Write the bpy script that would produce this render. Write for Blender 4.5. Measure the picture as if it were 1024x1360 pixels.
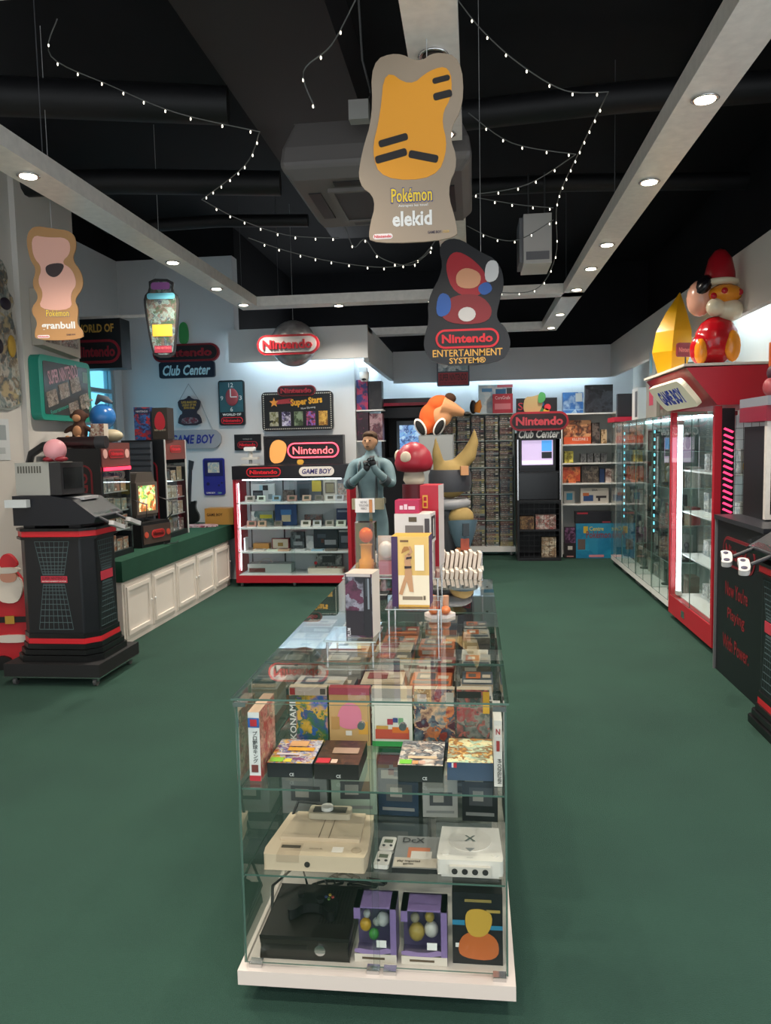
import bpy, math, random
from mathutils import Vector, Matrix, Euler
random.seed(7)
SC = bpy.context.scene
COL = SC.collection
PI = math.pi
for _o in list(bpy.data.objects): bpy.data.objects.remove(_o)

# ------------------------------------------------------------------ camera
FPX, CX, CY, EYE = 1023.0, 512.0, 680.0, 1.68
ROT = (Matrix.Rotation(math.radians(6.6), 3, 'Z') @ Matrix.Rotation(math.radians(85.0), 3, 'X')
       @ Matrix.Rotation(math.radians(-1.2), 3, 'Z'))
cam_d = bpy.data.cameras.new('camera')
cam = bpy.data.objects.new('camera', cam_d); COL.objects.link(cam)
cam.matrix_world = Matrix.Translation((0, 0, EYE)) @ ROT.to_4x4()
cam_d.sensor_fit = 'VERTICAL'; cam_d.sensor_height = 36.0
cam_d.lens = FPX / 1360.0 * 36.0
cam_d.clip_start = 0.05
SC.camera = cam

# ------------------------------------------------------------------ world, exposure
W = bpy.data.worlds.new('world'); SC.world = W
W.use_nodes = True
W.node_tree.nodes['Background'].inputs[0].default_value = (0.90, 0.95, 1.0, 1)
W.node_tree.nodes['Background'].inputs[1].default_value = 2.0
SC.view_settings.view_transform = 'Standard'
SC.view_settings.look = 'None'
SC.view_settings.exposure = 0.0
SC.view_settings.gamma = 1.0
SC.view_settings.use_curve_mapping = False
SC.cycles.transparent_max_bounces = 40
SC.cycles.max_bounces = 8
SPOT_W, TUBE_E = 118.0, 46.0

# ------------------------------------------------------------------ where a line of sight meets a plane of the room
def _ray(x, y): return ROT @ Vector(((x - CX) / FPX, -(y - CY) / FPX, -1.0))
def FZ(x, y, z):
    d = _ray(x, y); return Vector((0, 0, EYE)) + d * ((z - EYE) / d.z)
def FY(x, y, Y):
    d = _ray(x, y); return Vector((0, 0, EYE)) + d * (Y / d.y)
def FX(x, y, X):
    d = _ray(x, y); return Vector((0, 0, EYE)) + d * (X / d.x)

# ------------------------------------------------------------------ materials
def lin(h):
    h = h.lstrip('#'); r = [int(h[i:i+2], 16) / 255 for i in (0, 2, 4)]
    return tuple(c / 12.92 if c <= .04045 else ((c + .055) / 1.055) ** 2.4 for c in r) + (1,)
_M = {}
def M(h, rough=.5, metal=0.0, emit=0.0, spec=.5, grain=0.0):
    k = (h, rough, metal, emit, spec, grain)
    if k in _M: return _M[k]
    m = bpy.data.materials.new('paint_%d' % len(_M)); m.use_nodes = True
    nt = m.node_tree; b = nt.nodes['Principled BSDF']
    b.inputs['Base Color'].default_value = lin(h); b.inputs['Roughness'].default_value = rough
    b.inputs['Metallic'].default_value = metal; b.inputs['Specular IOR Level'].default_value = spec
    if emit:
        b.inputs['Emission Color'].default_value = lin(h); b.inputs['Emission Strength'].default_value = emit
    if grain:
        tc = nt.nodes.new('ShaderNodeTexCoord'); n = nt.nodes.new('ShaderNodeTexNoise')
        n.inputs['Scale'].default_value = 220; n.inputs['Detail'].default_value = 3
        bp = nt.nodes.new('ShaderNodeBump'); bp.inputs['Strength'].default_value = grain; bp.inputs['Distance'].default_value = .004
        nt.links.new(tc.outputs['Object'], n.inputs['Vector']); nt.links.new(n.outputs['Fac'], bp.inputs['Height'])
        nt.links.new(bp.outputs['Normal'], b.inputs['Normal'])
    _M[k] = m; return m
def art(cols, scale=16, rough=.35, warp=.35, emit=0.0):
    """busy printed artwork: warped patches of a few inks, different on each copy"""
    k = ('art', tuple(cols), scale, rough, emit)
    if k in _M: return _M[k]
    m = bpy.data.materials.new('print_%d' % len(_M)); m.use_nodes = True
    nt = m.node_tree; N = nt.nodes.new; L = nt.links.new; b = nt.nodes['Principled BSDF']
    tc = N('ShaderNodeTexCoord'); oi = N('ShaderNodeObjectInfo')
    nz = N('ShaderNodeTexNoise'); nz.noise_dimensions = '4D'; nz.inputs['Scale'].default_value = scale; nz.inputs['Detail'].default_value = 4
    mul = N('ShaderNodeMath'); mul.operation = 'MULTIPLY'; mul.inputs[1].default_value = 40
    L(oi.outputs['Random'], mul.inputs[0]); L(mul.outputs[0], nz.inputs['W']); L(tc.outputs['Object'], nz.inputs['Vector'])
    vo = N('ShaderNodeTexVoronoi'); vo.voronoi_dimensions = '4D'; vo.inputs['Scale'].default_value = scale
    mx = N('ShaderNodeMixRGB'); mx.blend_type = 'ADD'; mx.inputs[0].default_value = warp
    L(tc.outputs['Object'], mx.inputs[1]); L(nz.outputs['Color'], mx.inputs[2]); L(mx.outputs[0], vo.inputs['Vector']); L(mul.outputs[0], vo.inputs['W'])
    add = N('ShaderNodeMath'); add.operation = 'ADD'
    sp = N('ShaderNodeSeparateColor'); L(vo.outputs['Color'], sp.inputs[0])
    sub = N('ShaderNodeMath'); sub.operation = 'MULTIPLY_ADD'; sub.inputs[1].default_value = 1.6; sub.inputs[2].default_value = -.8
    L(nz.outputs['Fac'], sub.inputs[0]); hf = N('ShaderNodeMath'); hf.operation = 'MULTIPLY_ADD'; hf.inputs[1].default_value = .6; hf.inputs[2].default_value = .2; L(sp.outputs[0], hf.inputs[0]); L(hf.outputs[0], add.inputs[0]); L(sub.outputs[0], add.inputs[1])
    cr = N('ShaderNodeValToRGB'); cr.color_ramp.interpolation = 'LINEAR'
    el = cr.color_ramp.elements
    for i, c in enumerate(cols):
        p = i / len(cols)
        e = el[i] if i < 2 else el.new(p)
        e.position = p; e.color = lin(c)
    L(add.outputs[0], cr.inputs[0]); L(cr.outputs[0], b.inputs['Base Color'])
    b.inputs['Roughness'].default_value = rough
    if emit:
        L(cr.outputs[0], b.inputs['Emission Color']); b.inputs['Emission Strength'].default_value = emit
    _M[k] = m; return m
def glassmat(name, tint, refl=1.0, rough=.0):
    """thin clear sheet: straight-through light plus a Fresnel reflection on its outer side"""
    m = bpy.data.materials.new(name); m.use_nodes = True
    nt = m.node_tree; N = nt.nodes.new; L = nt.links.new
    for n in list(nt.nodes):
        if n.type != 'OUTPUT_MATERIAL': nt.nodes.remove(n)
    out = [n for n in nt.nodes if n.type == 'OUTPUT_MATERIAL'][0]
    tr = N('ShaderNodeBsdfTransparent'); tr.inputs[0].default_value = tint
    gl = N('ShaderNodeBsdfGlossy'); gl.inputs['Roughness'].default_value = rough
    fr = N('ShaderNodeFresnel'); fr.inputs[0].default_value = 1.5
    ge = N('ShaderNodeNewGeometry'); inv = N('ShaderNodeMath'); inv.operation = 'SUBTRACT'; inv.inputs[0].default_value = 1
    L(ge.outputs['Backfacing'], inv.inputs[1])
    mu = N('ShaderNodeMath'); mu.operation = 'MULTIPLY'; L(fr.outputs[0], mu.inputs[0]); L(inv.outputs[0], mu.inputs[1])
    m2 = N('ShaderNodeMath'); m2.operation = 'MULTIPLY'; m2.inputs[1].default_value = refl; L(mu.outputs[0], m2.inputs[0])
    mix = N('ShaderNodeMixShader'); L(m2.outputs[0], mix.inputs[0]); L(tr.outputs[0], mix.inputs[1]); L(gl.outputs[0], mix.inputs[2])
    L(mix.outputs[0], out.inputs[0]); return m
GLASS = glassmat('clear_glass', (.965, .985, .975, 1), 1.9)
GLASS2 = glassmat('cabinet_glass', (.96, .985, .98, 1), 1.3)
GEDGE = M('#4f6a60', .25)
ACRYL = glassmat('acrylic', (.93, .95, .95, 1), 1.5)
GOLDAC = glassmat('amber_acrylic', (.95, .72, .35, 1), 1.5)
def surf(name, h, rough, s1, amt, bump=0.0, bs=80, h2=None):
    m = bpy.data.materials.new(name); m.use_nodes = True
    nt = m.node_tree; N = nt.nodes.new; L = nt.links.new; b = nt.nodes['Principled BSDF']
    tc = N('ShaderNodeTexCoord'); n = N('ShaderNodeTexNoise'); n.inputs['Scale'].default_value = s1; n.inputs['Detail'].default_value = 6
    L(tc.outputs['Object'], n.inputs['Vector'])
    cr = N('ShaderNodeValToRGB'); c = lin(h); d = lin(h2) if h2 else tuple(x * (1 - amt) for x in c[:3]) + (1,)
    cr.color_ramp.elements[0].position = .3; cr.color_ramp.elements[1].position = .7
    cr.color_ramp.elements[0].color = d; cr.color_ramp.elements[1].color = c
    L(n.outputs['Fac'], cr.inputs[0]); L(cr.outputs[0], b.inputs['Base Color']); b.inputs['Roughness'].default_value = rough
    b.inputs['Specular IOR Level'].default_value = .3
    if bump:
        n2 = N('ShaderNodeTexNoise'); n2.inputs['Scale'].default_value = bs; n2.inputs['Detail'].default_value = 4; L(tc.outputs['Object'], n2.inputs['Vector'])
        bp = N('ShaderNodeBump'); bp.inputs['Strength'].default_value = bump; bp.inputs['Distance'].default_value = .01
        L(n2.outputs['Fac'], bp.inputs['Height']); L(bp.outputs['Normal'], b.inputs['Normal'])
    return m
CARPET = surf('carpet', '#29493d', .95, 1.6, .3, .7, 260, '#244137')
_b = CARPET.node_tree.nodes['Principled BSDF']; _b.inputs['Sheen Weight'].default_value = .07; _b.inputs['Sheen Roughness'].default_value = .35; _b.inputs['Sheen Tint'].default_value = (.5, .9, .75, 1)
GREENC = surf('counter_carpet', '#1c4a38', .95, 6, .15, .5, 260)
WALLP = surf('wall_paint', '#d9dadb', .7, 1.5, .05, .05, 60)
WALLW = surf('wall_paint_warm', '#d8d3cc', .7, 1.5, .05, .05, 60)
BLACKP = surf('black_ceiling_paint', '#15161a', .8, 3, .3)
STEEL = surf('brushed_steel', '#f0ebe4', .4, 20, .12); STEEL.node_tree.nodes['Principled BSDF'].inputs['Metallic'].default_value = .2
CREAM = surf('cream_cabinet_paint', '#e6ddd3', .5, 4, .05)
CHROME = M('#c8c8c8', .2, 1.0); BLK = M('#121317', .45); DBLK = M('#0a0a0c', .6); RED = M('#c01524', .4)
WHITE = M('#e9e9e6', .45); LOGO = M('#d8202e', .4); DRED = M('#8e1522', .45); GREY = M('#8b8c8c', .5); LGREY = M('#c4c2bb', .5)
DGREY = M('#3a3b3f', .5)

# ------------------------------------------------------------------ mesh building
class MB:
    def __init__(s): s.v = []; s.f = []; s.m = []; s.sm = []
    def add(s, vs, fs, m=0, smooth=False):
        o = len(s.v); s.v += [tuple(v) for v in vs]
        for f in fs: s.f.append(tuple(i + o for i in f)); s.m.append(m); s.sm.append(smooth)
        return s
    def box(s, x0, x1, y0, y1, z0, z1, m=0, ms=None):
        """ms: materials for the six sides front(-y), back, left, right, bottom, top"""
        vs = [(x0,y0,z0),(x1,y0,z0),(x1,y1,z0),(x0,y1,z0),(x0,y0,z1),(x1,y0,z1),(x1,y1,z1),(x0,y1,z1)]
        fs = [(0,1,5,4),(2,3,7,6),(3,0,4,7),(1,2,6,5),(3,2,1,0),(4,5,6,7)]
        for i, f in enumerate(fs): s.add([vs[j] for j in f], [(0,1,2,3)], ms[i] if ms else m)
        return s
    def prism(s, pts, a, b, axis='y', m=0, me=None, smooth=False):
        """pts: outline as seen from the front, pushed from a to b along the axis"""
        def P(p, t): return {'y': (p[0], t, p[1]), 'x': (t, p[0], p[1]), 'z': (p[0], p[1], t)}[axis]
        n = len(pts); vs = [P(p, a) for p in pts] + [P(p, b) for p in pts]
        s.add(vs, [tuple(range(n))], m); s.add(vs, [tuple(range(2*n-1, n-1, -1))], m)
        s.add(vs, [(i, n+i, n+(i+1) % n, (i+1) % n) for i in range(n)], m if me is None else me, smooth)
        return s
    def cyl(s, c, r, h, axis='z', n=16, m=0, r2=None, smooth=True, cap=True):
        r2 = r if r2 is None else r2
        def P(a, rr, t):
            u, w = rr*math.cos(a), rr*math.sin(a)
            return {'z': (c[0]+u, c[1]+w, c[2]+t), 'y': (c[0]+u, c[1]+t, c[2]+w), 'x': (c[0]+t, c[1]+u, c[2]+w)}[axis]
        vs = [P(2*PI*i/n, r, 0) for i in range(n)] + [P(2*PI*i/n, r2, h) for i in range(n)]
        s.add(vs, [(i, (i+1) % n, n+(i+1) % n, n+i) for i in range(n)], m, smooth)
        if cap: s.add(vs, [tuple(range(n-1, -1, -1)), tuple(range(n, 2*n))], m)
        return s
    def ell(s, c, r, m=0, n=14, k=8, tilt=None):
        if not hasattr(r, '__len__'): r = (r, r, r)
        vs = []
        for j in range(k+1):
            t = PI*j/k
            for i in range(n):
                a = 2*PI*i/n; p = Vector((r[0]*math.sin(t)*math.cos(a), r[1]*math.sin(t)*math.sin(a), r[2]*math.cos(t)))
                if tilt: p = Euler(tilt).to_matrix() @ p
                vs.append((c[0]+p.x, c[1]+p.y, c[2]+p.z))
        fs = [(j*n+i, (j+1)*n+i, (j+1)*n+(i+1) % n, j*n+(i+1) % n) for j in range(k) for i in range(n)]
        return s.add(vs, fs, m, True)
    def lathe(s, prof, n=20, c=(0,0,0), m=0, smooth=True):
        vs = [(c[0]+r*math.cos(2*PI*i/n), c[1]+r*math.sin(2*PI*i/n), c[2]+z) for r, z in prof for i in range(n)]
        k = len(prof)
        s.add(vs, [(j*n+i, j*n+(i+1) % n, (j+1)*n+(i+1) % n, (j+1)*n+i) for j in range(k-1) for i in range(n)], m, smooth)
        return s.add(vs, [tuple(range(n-1,-1,-1)), tuple(range((k-1)*n, k*n))], m)
    def tube(s, pts, r, n=6, m=0):
        pts = [Vector(p) for p in pts]; vs = []
        for i, p in enumerate(pts):
            t = (pts[min(i+1, len(pts)-1)] - pts[max(i-1, 0)]).normalized()
            u = t.cross(Vector((0,0,1)));
            if u.length < 1e-3: u = t.cross(Vector((1,0,0)))
            u.normalize(); w = t.cross(u); rr = r[i] if hasattr(r, '__len__') else r
            vs += [p + u*rr*math.cos(2*PI*j/n) + w*rr*math.sin(2*PI*j/n) for j in range(n)]
        k = len(pts)
        s.add(vs, [(i*n+j, i*n+(j+1) % n, (i+1)*n+(j+1) % n, (i+1)*n+j) for i in range(k-1) for j in range(n)], m, True)
        return s.add(vs, [tuple(range(n-1,-1,-1)), tuple(range((k-1)*n, k*n))], m)
    def mesh(s, name, mats):
        me = bpy.data.meshes.new(name); me.from_pydata(s.v, [], s.f)
        for m in (mats if isinstance(mats, (list, tuple)) else [mats]): me.materials.append(m)
        me.polygons.foreach_set('material_index', s.m); me.polygons.foreach_set('use_smooth', s.sm)
        me.update(); return me
    def build(s, name, mats, parent=None, loc=None, rz=None, bevel=0, remesh=0):
        o = bpy.data.objects.new(name, s.mesh(name, mats)); COL.objects.link(o)
        if parent: o.parent = parent
        if loc is not None: o.location = loc
        if rz is not None: o.rotation_euler[2] = rz
        if bevel:
            b = o.modifiers.new('bevel', 'BEVEL'); b.width = bevel; b.segments = 2; b.limit_method = 'ANGLE'
        if remesh:
            r = o.modifiers.new('remesh', 'REMESH'); r.mode = 'VOXEL'; r.voxel_size = remesh; r.use_smooth_shade = True
            q = o.modifiers.new('smooth', 'SMOOTH'); q.factor = .6; q.iterations = 6
        return o
def tag(o, label, cat=None, group=None, kind=None):
    o['label'] = label
    if cat: o['category'] = cat
    if group: o['group'] = group
    if kind: o['kind'] = kind
    return o
def thing(name, label, cat, loc=(0,0,0), rz=0, group=None):
    o = bpy.data.objects.new(name, None); COL.objects.link(o)
    o.location = loc; o.rotation_euler[2] = rz; o.empty_display_size = .05
    return tag(o, label, cat, group)
def struct(name, mb, mats, label, cat):
    return tag(mb.build(name, mats), label, cat, kind='structure')
def dup(o, parent=None):
    c = o.copy(); COL.objects.link(c); c.parent = parent
    for ch in list(o.children): dup(ch, c)
    return c
def rrect(w, h, r, n=4, cx=0, cz=0):
    p = []
    for (sx, sz, a0) in ((1,1,0), (-1,1,90), (-1,-1,180), (1,-1,270)):
        for i in range(n+1):
            a = math.radians(a0 + 90*i/n); p.append((cx + sx*(w/2-r) + r*math.cos(a), cz + sz*(h/2-r) + r*math.sin(a)))
    return p
_T = {}
def _textverts(body, bold):
    k = (body, bold)
    if k not in _T:
        cu = bpy.data.curves.new('t', 'FONT'); cu.body = body; cu.resolution_u = 2; cu.offset = bold; cu.fill_mode = 'FRONT'
        cu.align_x = 'CENTER'; cu.space_line = .95
        ob = bpy.data.objects.new('t', cu); COL.objects.link(ob)
        bpy.context.view_layer.update()
        me = bpy.data.meshes.new_from_object(ob.evaluated_get(bpy.context.evaluated_depsgraph_get()))
        vs = [v.co.copy() for v in me.vertices]; fs = [tuple(p.vertices) for p in me.polygons]
        bpy.data.objects.remove(ob); bpy.data.curves.remove(cu); bpy.data.meshes.remove(me)
        _T[k] = (vs, fs)
    return _T[k]
def lettering(body, w, h, c, mat, parent, face='f', bold=.0, t=.0012, name='lettering', turn=0, slant=0.0):
    """words fitted to w x h, centred at c on a face of the parent; t is how far they stand proud"""
    vs, fs = _textverts(body, bold)
    if not vs: return None
    x0, x1 = min(v.x for v in vs), max(v.x for v in vs); y0, y1 = min(v.y for v in vs), max(v.y for v in vs)
    ca, sa = math.cos(math.radians(turn)), math.sin(math.radians(turn)); out = []
    for v in vs:
        a = ((v.x-x0)/max(x1-x0, 1e-6)-.5)*w; b = ((v.y-y0)/max(y1-y0, 1e-6)-.5)*h; a += slant*b
        a, b = a*ca - b*sa, a*sa + b*ca
        out.append((a, b))
    def P(a, b, q):
        return {'f': (c[0]+a, c[1]-q, c[2]+b), 't': (c[0]+a, c[1]+b, c[2]+q), 'l': (c[0]-q, c[1]-a, c[2]+b), 'r': (c[0]+q, c[1]+a, c[2]+b)}[face]
    mb = MB(); n = len(out)
    if t > .002:
        pts = [P(a, b, t) for a, b in out] + [P(a, b, 0) for a, b in out]
        mb.add(pts, fs)
        ec = {}
        for f in fs:
            for i in range(len(f)):
                e = (f[i], f[(i+1) % len(f)]); ec[e] = 1
        mb.add(pts, [(e[1], e[0], e[0]+n, e[1]+n) for e in ec if (e[1], e[0]) not in ec])
    else: mb.add([P(a, b, t) for a, b in out], fs)
    return mb.build(name, mat, parent)
def logo(parent, w, h, cx, cz, y, ring=LOGO, inner=BLK, text=LOGO, body='Nintendo', d=.012, name='logo_plate'):
    """racetrack plate with a ring and a word, facing -y at depth y"""
    mb = MB(); mb.prism(rrect(w, h, h*.499, 8, cx, cz), y-d, y, m=0)
    mb.prism(rrect(w-h*.22, h*.78, h*.389, 8, cx, cz), y-d*1.15, y-d*.5, m=1)
    o = mb.build(name, [ring, inner], parent)
    lettering(body, w*.80, h*.46, (cx, y-d*1.15, cz), text, o, bold=.034, t=d*.4)
    return o
ORD = ['first','second','third','fourth','fifth','sixth','seventh','eighth','ninth','tenth','eleventh','twelfth','thirteenth','fourteenth','fifteenth','sixteenth']
def carton(label, size, loc, rz=0, body='#dddddd', front=None, top=None, side=None, patches=(), letters=(), name='game_box', cat='box', group=None, tilt=0):
    """a printed carton: base centre at loc, its face towards local -y"""
    w, d, h = size
    fm = lambda q: q if isinstance(q, bpy.types.Material) else M(q, .4)
    mats = [fm(body), fm(front or body), fm(top or body), fm(side or body)]
    mb = MB().box(-w/2, w/2, -d/2, d/2, 0, h, ms=[1, 0, 3, 3, 0, 2])
    for (fc, a0, a1, b0, b1, mt) in patches:
        mats.append(fm(mt)); k = len(mats)-1; q = .0006 + .0003*k
        if fc == 'f': vs = [(-w/2+a0*w, -d/2-q, b0*h), (-w/2+a1*w, -d/2-q, b0*h), (-w/2+a1*w, -d/2-q, b1*h), (-w/2+a0*w, -d/2-q, b1*h)]
        elif fc == 't': vs = [(-w/2+a0*w, -d/2+b0*d, h+q), (-w/2+a1*w, -d/2+b0*d, h+q), (-w/2+a1*w, -d/2+b1*d, h+q), (-w/2+a0*w, -d/2+b1*d, h+q)]
        elif fc == 'r': vs = [(w/2+q, -d/2+a0*d, b0*h), (w/2+q, -d/2+a1*d, b0*h), (w/2+q, -d/2+a1*d, b1*h), (w/2+q, -d/2+a0*d, b1*h)]
        else: vs = [(-w/2-q, d/2-a0*d, b0*h), (-w/2-q, d/2-a1*d, b0*h), (-w/2-q, d/2-a1*d, b1*h), (-w/2-q, d/2-a0*d, b1*h)]
        mb.add(vs, [(0,1,2,3)], k)
    o = mb.build(name, mats, loc=loc, rz=rz)
    if tilt: o.rotation_euler[0] = tilt
    tag(o, label, cat, group)
    for (fc, body_, a, b, lw, lh, mt, *rest) in letters:
        turn = rest[0] if rest else 0; q = .0006 + .0003*(len(mats)+1)
        c = {'f': (-w/2+a*w, -d/2-q, b*h), 't': (-w/2+a*w, -d/2+b*d, h+q), 'r': (w/2+q, -d/2+a*d, b*h), 'l': (-w/2-q, d/2-a*d, b*h)}[fc]
        lettering(body_, lw, lh, c, fm(mt), o, fc, bold=.015, t=.0006, turn=turn)
    return o
def pane(name, parent, x0, x1, y0, y1, z0, z1, mat=GLASS, edge=GEDGE):
    d = (x1-x0, y1-y0, z1-z0); k = d.index(min(d)); ms = [1]*6
    for i in {0: (2, 3), 1: (0, 1), 2: (4, 5)}[k]: ms[i] = 0
    return MB().box(x0, x1, y0, y1, z0, z1, ms=ms).build(name, [mat, edge], parent)
def caster(parent, x, y, top, r=.028, mat=BLK):
    o = MB().box(x-.018, x+.018, y-.015, y+.015, r*1.1, top).build('caster', CHROME if mat is not BLK else BLK, parent)
    MB().cyl((x-.012, y, r), r, .024, 'x', 14).build('wheel', mat, o)
    return o
def framebox(mb, x0, x1, y0, y1, z0, z1, t, m=0):
    """four bars around an opening seen from the front"""
    mb.box(x0, x1, y0, y1, z0, z0+t, m); mb.box(x0, x1, y0, y1, z1-t, z1, m)
    mb.box(x0, x0+t, y0, y1, z0+t, z1-t, m); mb.box(x1-t, x1, y0, y1, z0+t, z1-t, m); return mb
def smooth_outline(pts, it=2):
    for _ in range(it):
        q = []
        for i in range(len(pts)):
            a, b = pts[i], pts[(i+1) % len(pts)]
            q += [(a[0]*.75+b[0]*.25, a[1]*.75+b[1]*.25), (a[0]*.25+b[0]*.75, a[1]*.25+b[1]*.75)]
        pts = q
    return pts
# --- next section ---
# ================================================================== the room
struct('floor', MB().box(-4.6, 2.8, -2.5, 12.6, -.05, 0), CARPET, 'dark green carpet covering the whole shop floor', 'floor')
struct('ceiling', MB().box(-4.8, 2.9, -2.5, 12.8, 4.42, 4.5), BLACKP, 'black painted open ceiling above the shop', 'ceiling')
struct('wall_left', MB().box(-3.95, -3.75, -2.5, 6.1, 0, 4.05).box(-4.6, -3.7, 6.1, 7.02, 0, 4.05), WALLW, 'pale wall and pillar on the left side', 'wall')
w = MB()   # window wall: opening y 7.6..9.3, z 1.1..2.72
w.box(-4.6, -4.45, 7.02, 7.5, 0, 4.05).box(-4.6, -4.45, 9.3, 9.5, 0, 4.05).box(-4.6, -4.45, 7.5, 9.3, 0, 1.1).box(-4.6, -4.45, 7.5, 9.3, 2.72, 4.05)
struct('wall_window', w, WALLP, 'pale wall around the window behind the counter', 'wall')
struct('wall_back_left', MB().box(-4.6, -2.95, 9.5, 9.7, 0, 4.05).box(-2.95, -1.45, 9.5, 9.7, 0, 3.0).box(-1.65, -1.45, 9.7, 12.4, 0, 3.0), WALLP, 'white wall hung with signs behind the red display case', 'wall')
struct('wall_back', MB().box(-1.65, 2.8, 12.35, 12.55, 0, 3.0), WALLP, 'white rear wall lit from above behind the game racks', 'wall')
struct('wall_right', MB().box(2.45, 2.65, 3.0, 12.4, 0, 3.0), WALLW, 'pale wall behind the showcases on the right', 'wall')
struct('wall_upper', MB().box(-3.0, -2.95, 9.7, 12.6, 3.0, 4.42).box(-2.95, 2.8, 12.55, 12.6, 3.0, 4.42).box(2.7, 2.75, -2.5, 12.6, 3.12, 4.42)
       .box(-4.75, -4.6, -2.5, 9.7, 4.05, 4.42).box(-4.75, -2.95, 9.6, 9.7, 4.05, 4.42), BLACKP, 'black painted upper walls above the white fascia', 'wall')
# fascia boards with a hidden lamp ledge
struct('trim_1', MB().box(-2.9, -1.22, 9.08, 9.14, 2.7, 3.08).box(-2.9, -1.22, 9.14, 9.5, 3.02, 3.08).box(-1.28, -1.22, 9.14, 11.98, 2.66, 3.08).box(-1.5, -1.28, 9.14, 12.0, 3.02, 3.08), WALLP, 'white fascia board over the signs above the red display case', 'fascia')
struct('trim_2', MB().box(-1.22, 2.05, 11.98, 12.04, 2.62, 3.1).box(-1.22, 2.6, 12.04, 12.5, 3.04, 3.1), WALLP, 'white fascia board along the rear wall', 'fascia')
struct('trim_3', MB().box(2.05, 2.11, 2.6, 11.98, 2.62, 3.1).box(2.11, 2.7, 2.6, 11.98, 3.06, 3.1), WALLW, 'white fascia board along the right wall', 'fascia')
struct('baseboard_left', MB().box(-3.75, -3.735, -2.5, 6.1, 0, .09), WHITE, 'low white skirting along the left wall', 'baseboard')
TUBE = M('#d2efff', .3, emit=TUBE_E)
for i, (a, b, lab) in enumerate([((-2.75, 9.3, 2.92), (-1.4, 9.3, 2.92), 'above the red display case'), ((-1.38, 9.6, 2.92), (-1.38, 11.8, 2.92), 'along the recess return'),
        ((-1.1, 12.2, 2.92), (.4, 12.2, 2.92), 'over the game rack'), ((.5, 12.2, 2.92), (1.95, 12.2, 2.92), 'over the rear bookcase'),
        ((2.28, 6.2, 2.92), (2.28, 7.6, 2.92), 'behind the yellow crystal display'), ((2.28, 8.6, 2.92), (2.28, 10.0, 2.92), 'over the glass showcases')]):
    t = thing('fluorescent_tube', 'cool white tube lamp hidden behind the fascia ' + lab, 'lamp', a)
    ax = 'x' if a[1] == b[1] else 'y'; L = b[0]-a[0] if ax == 'x' else b[1]-a[1]
    MB().cyl((0, 0, 0), .016, L, ax, 10).build('tube', TUBE, t)
    mb = MB()
    (mb.box(0, L, -.03, .03, .03, .1) if ax == 'x' else mb.box(-.03, .03, 0, L, .03, .1)).build('fitting', WHITE, t)
# window behind the counter
wn = MB()
for (a, b, c, d) in ((7.5, 9.3, 1.1, 1.16), (7.5, 9.3, 2.66, 2.72), (7.5, 7.56, 1.16, 2.66), (9.24, 9.3, 1.16, 2.66), (7.56, 9.24, 2.38, 2.43), (7.56, 9.24, 1.98, 2.03), (8.38, 8.43, 1.16, 2.66)):
    wn.box(-4.56, -4.47, a, b, c, d)
wf = struct('window_1', wn, M('#9fb9c4', .4), 'window with grey frame and blue daylight behind the counter', 'window')
WG = glassmat('daylight_blue_glass', (.42, .74, .86, 1), 1.0)  # blue of the daylight outside is put into the glass colour
for (a, b) in ((7.56, 8.38), (8.43, 9.24)):
    for (c, d) in ((1.16, 1.98), (2.03, 2.38), (2.43, 2.66)): pane('pane', wf, -4.52, -4.512, a, b, c, d, WG)
# beams, ducts and pipes in the dark ceiling
DK = M('#1f1d1f', .6); DK2 = M('#131316', .6)
struct('trim_4', MB().box(-1.55, -.75, 2.0, 8.8, 4.0, 4.41), DK, 'dark grey boxed duct running under the black ceiling', 'duct')
for i, (a, b, r, z) in enumerate([((-4.4, 4.6), (-1.6, 5.2), .12, 3.95), ((-4.3, 6.2), (-1.6, 6.6), .10, 3.9), ((-.6, 5.8), (2.6, 5.6), .1, 4.0), ((1.6, 3.0), (1.75, 11.5), .07, 4.1), ((-.7, 7.6), (2.6, 7.9), .08, 4.1), ((-3.4, 7.6), (-1.6, 7.7), .06, 3.9)]):
    struct('trim_%d' % (5+i), MB().tube([(a[0], a[1], z), ((a[0]+b[0])/2, (a[1]+b[1])/2, z+.03), (b[0], b[1], z)], r, 10), DK2, 'dark pipe %s under the black ceiling' % ('crossing on the left, nearest', 'crossing on the left, second', 'crossing on the right, nearest', 'running lengthways on the right', 'crossing on the right, farther', 'short run far left')[i], 'pipe')

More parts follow.
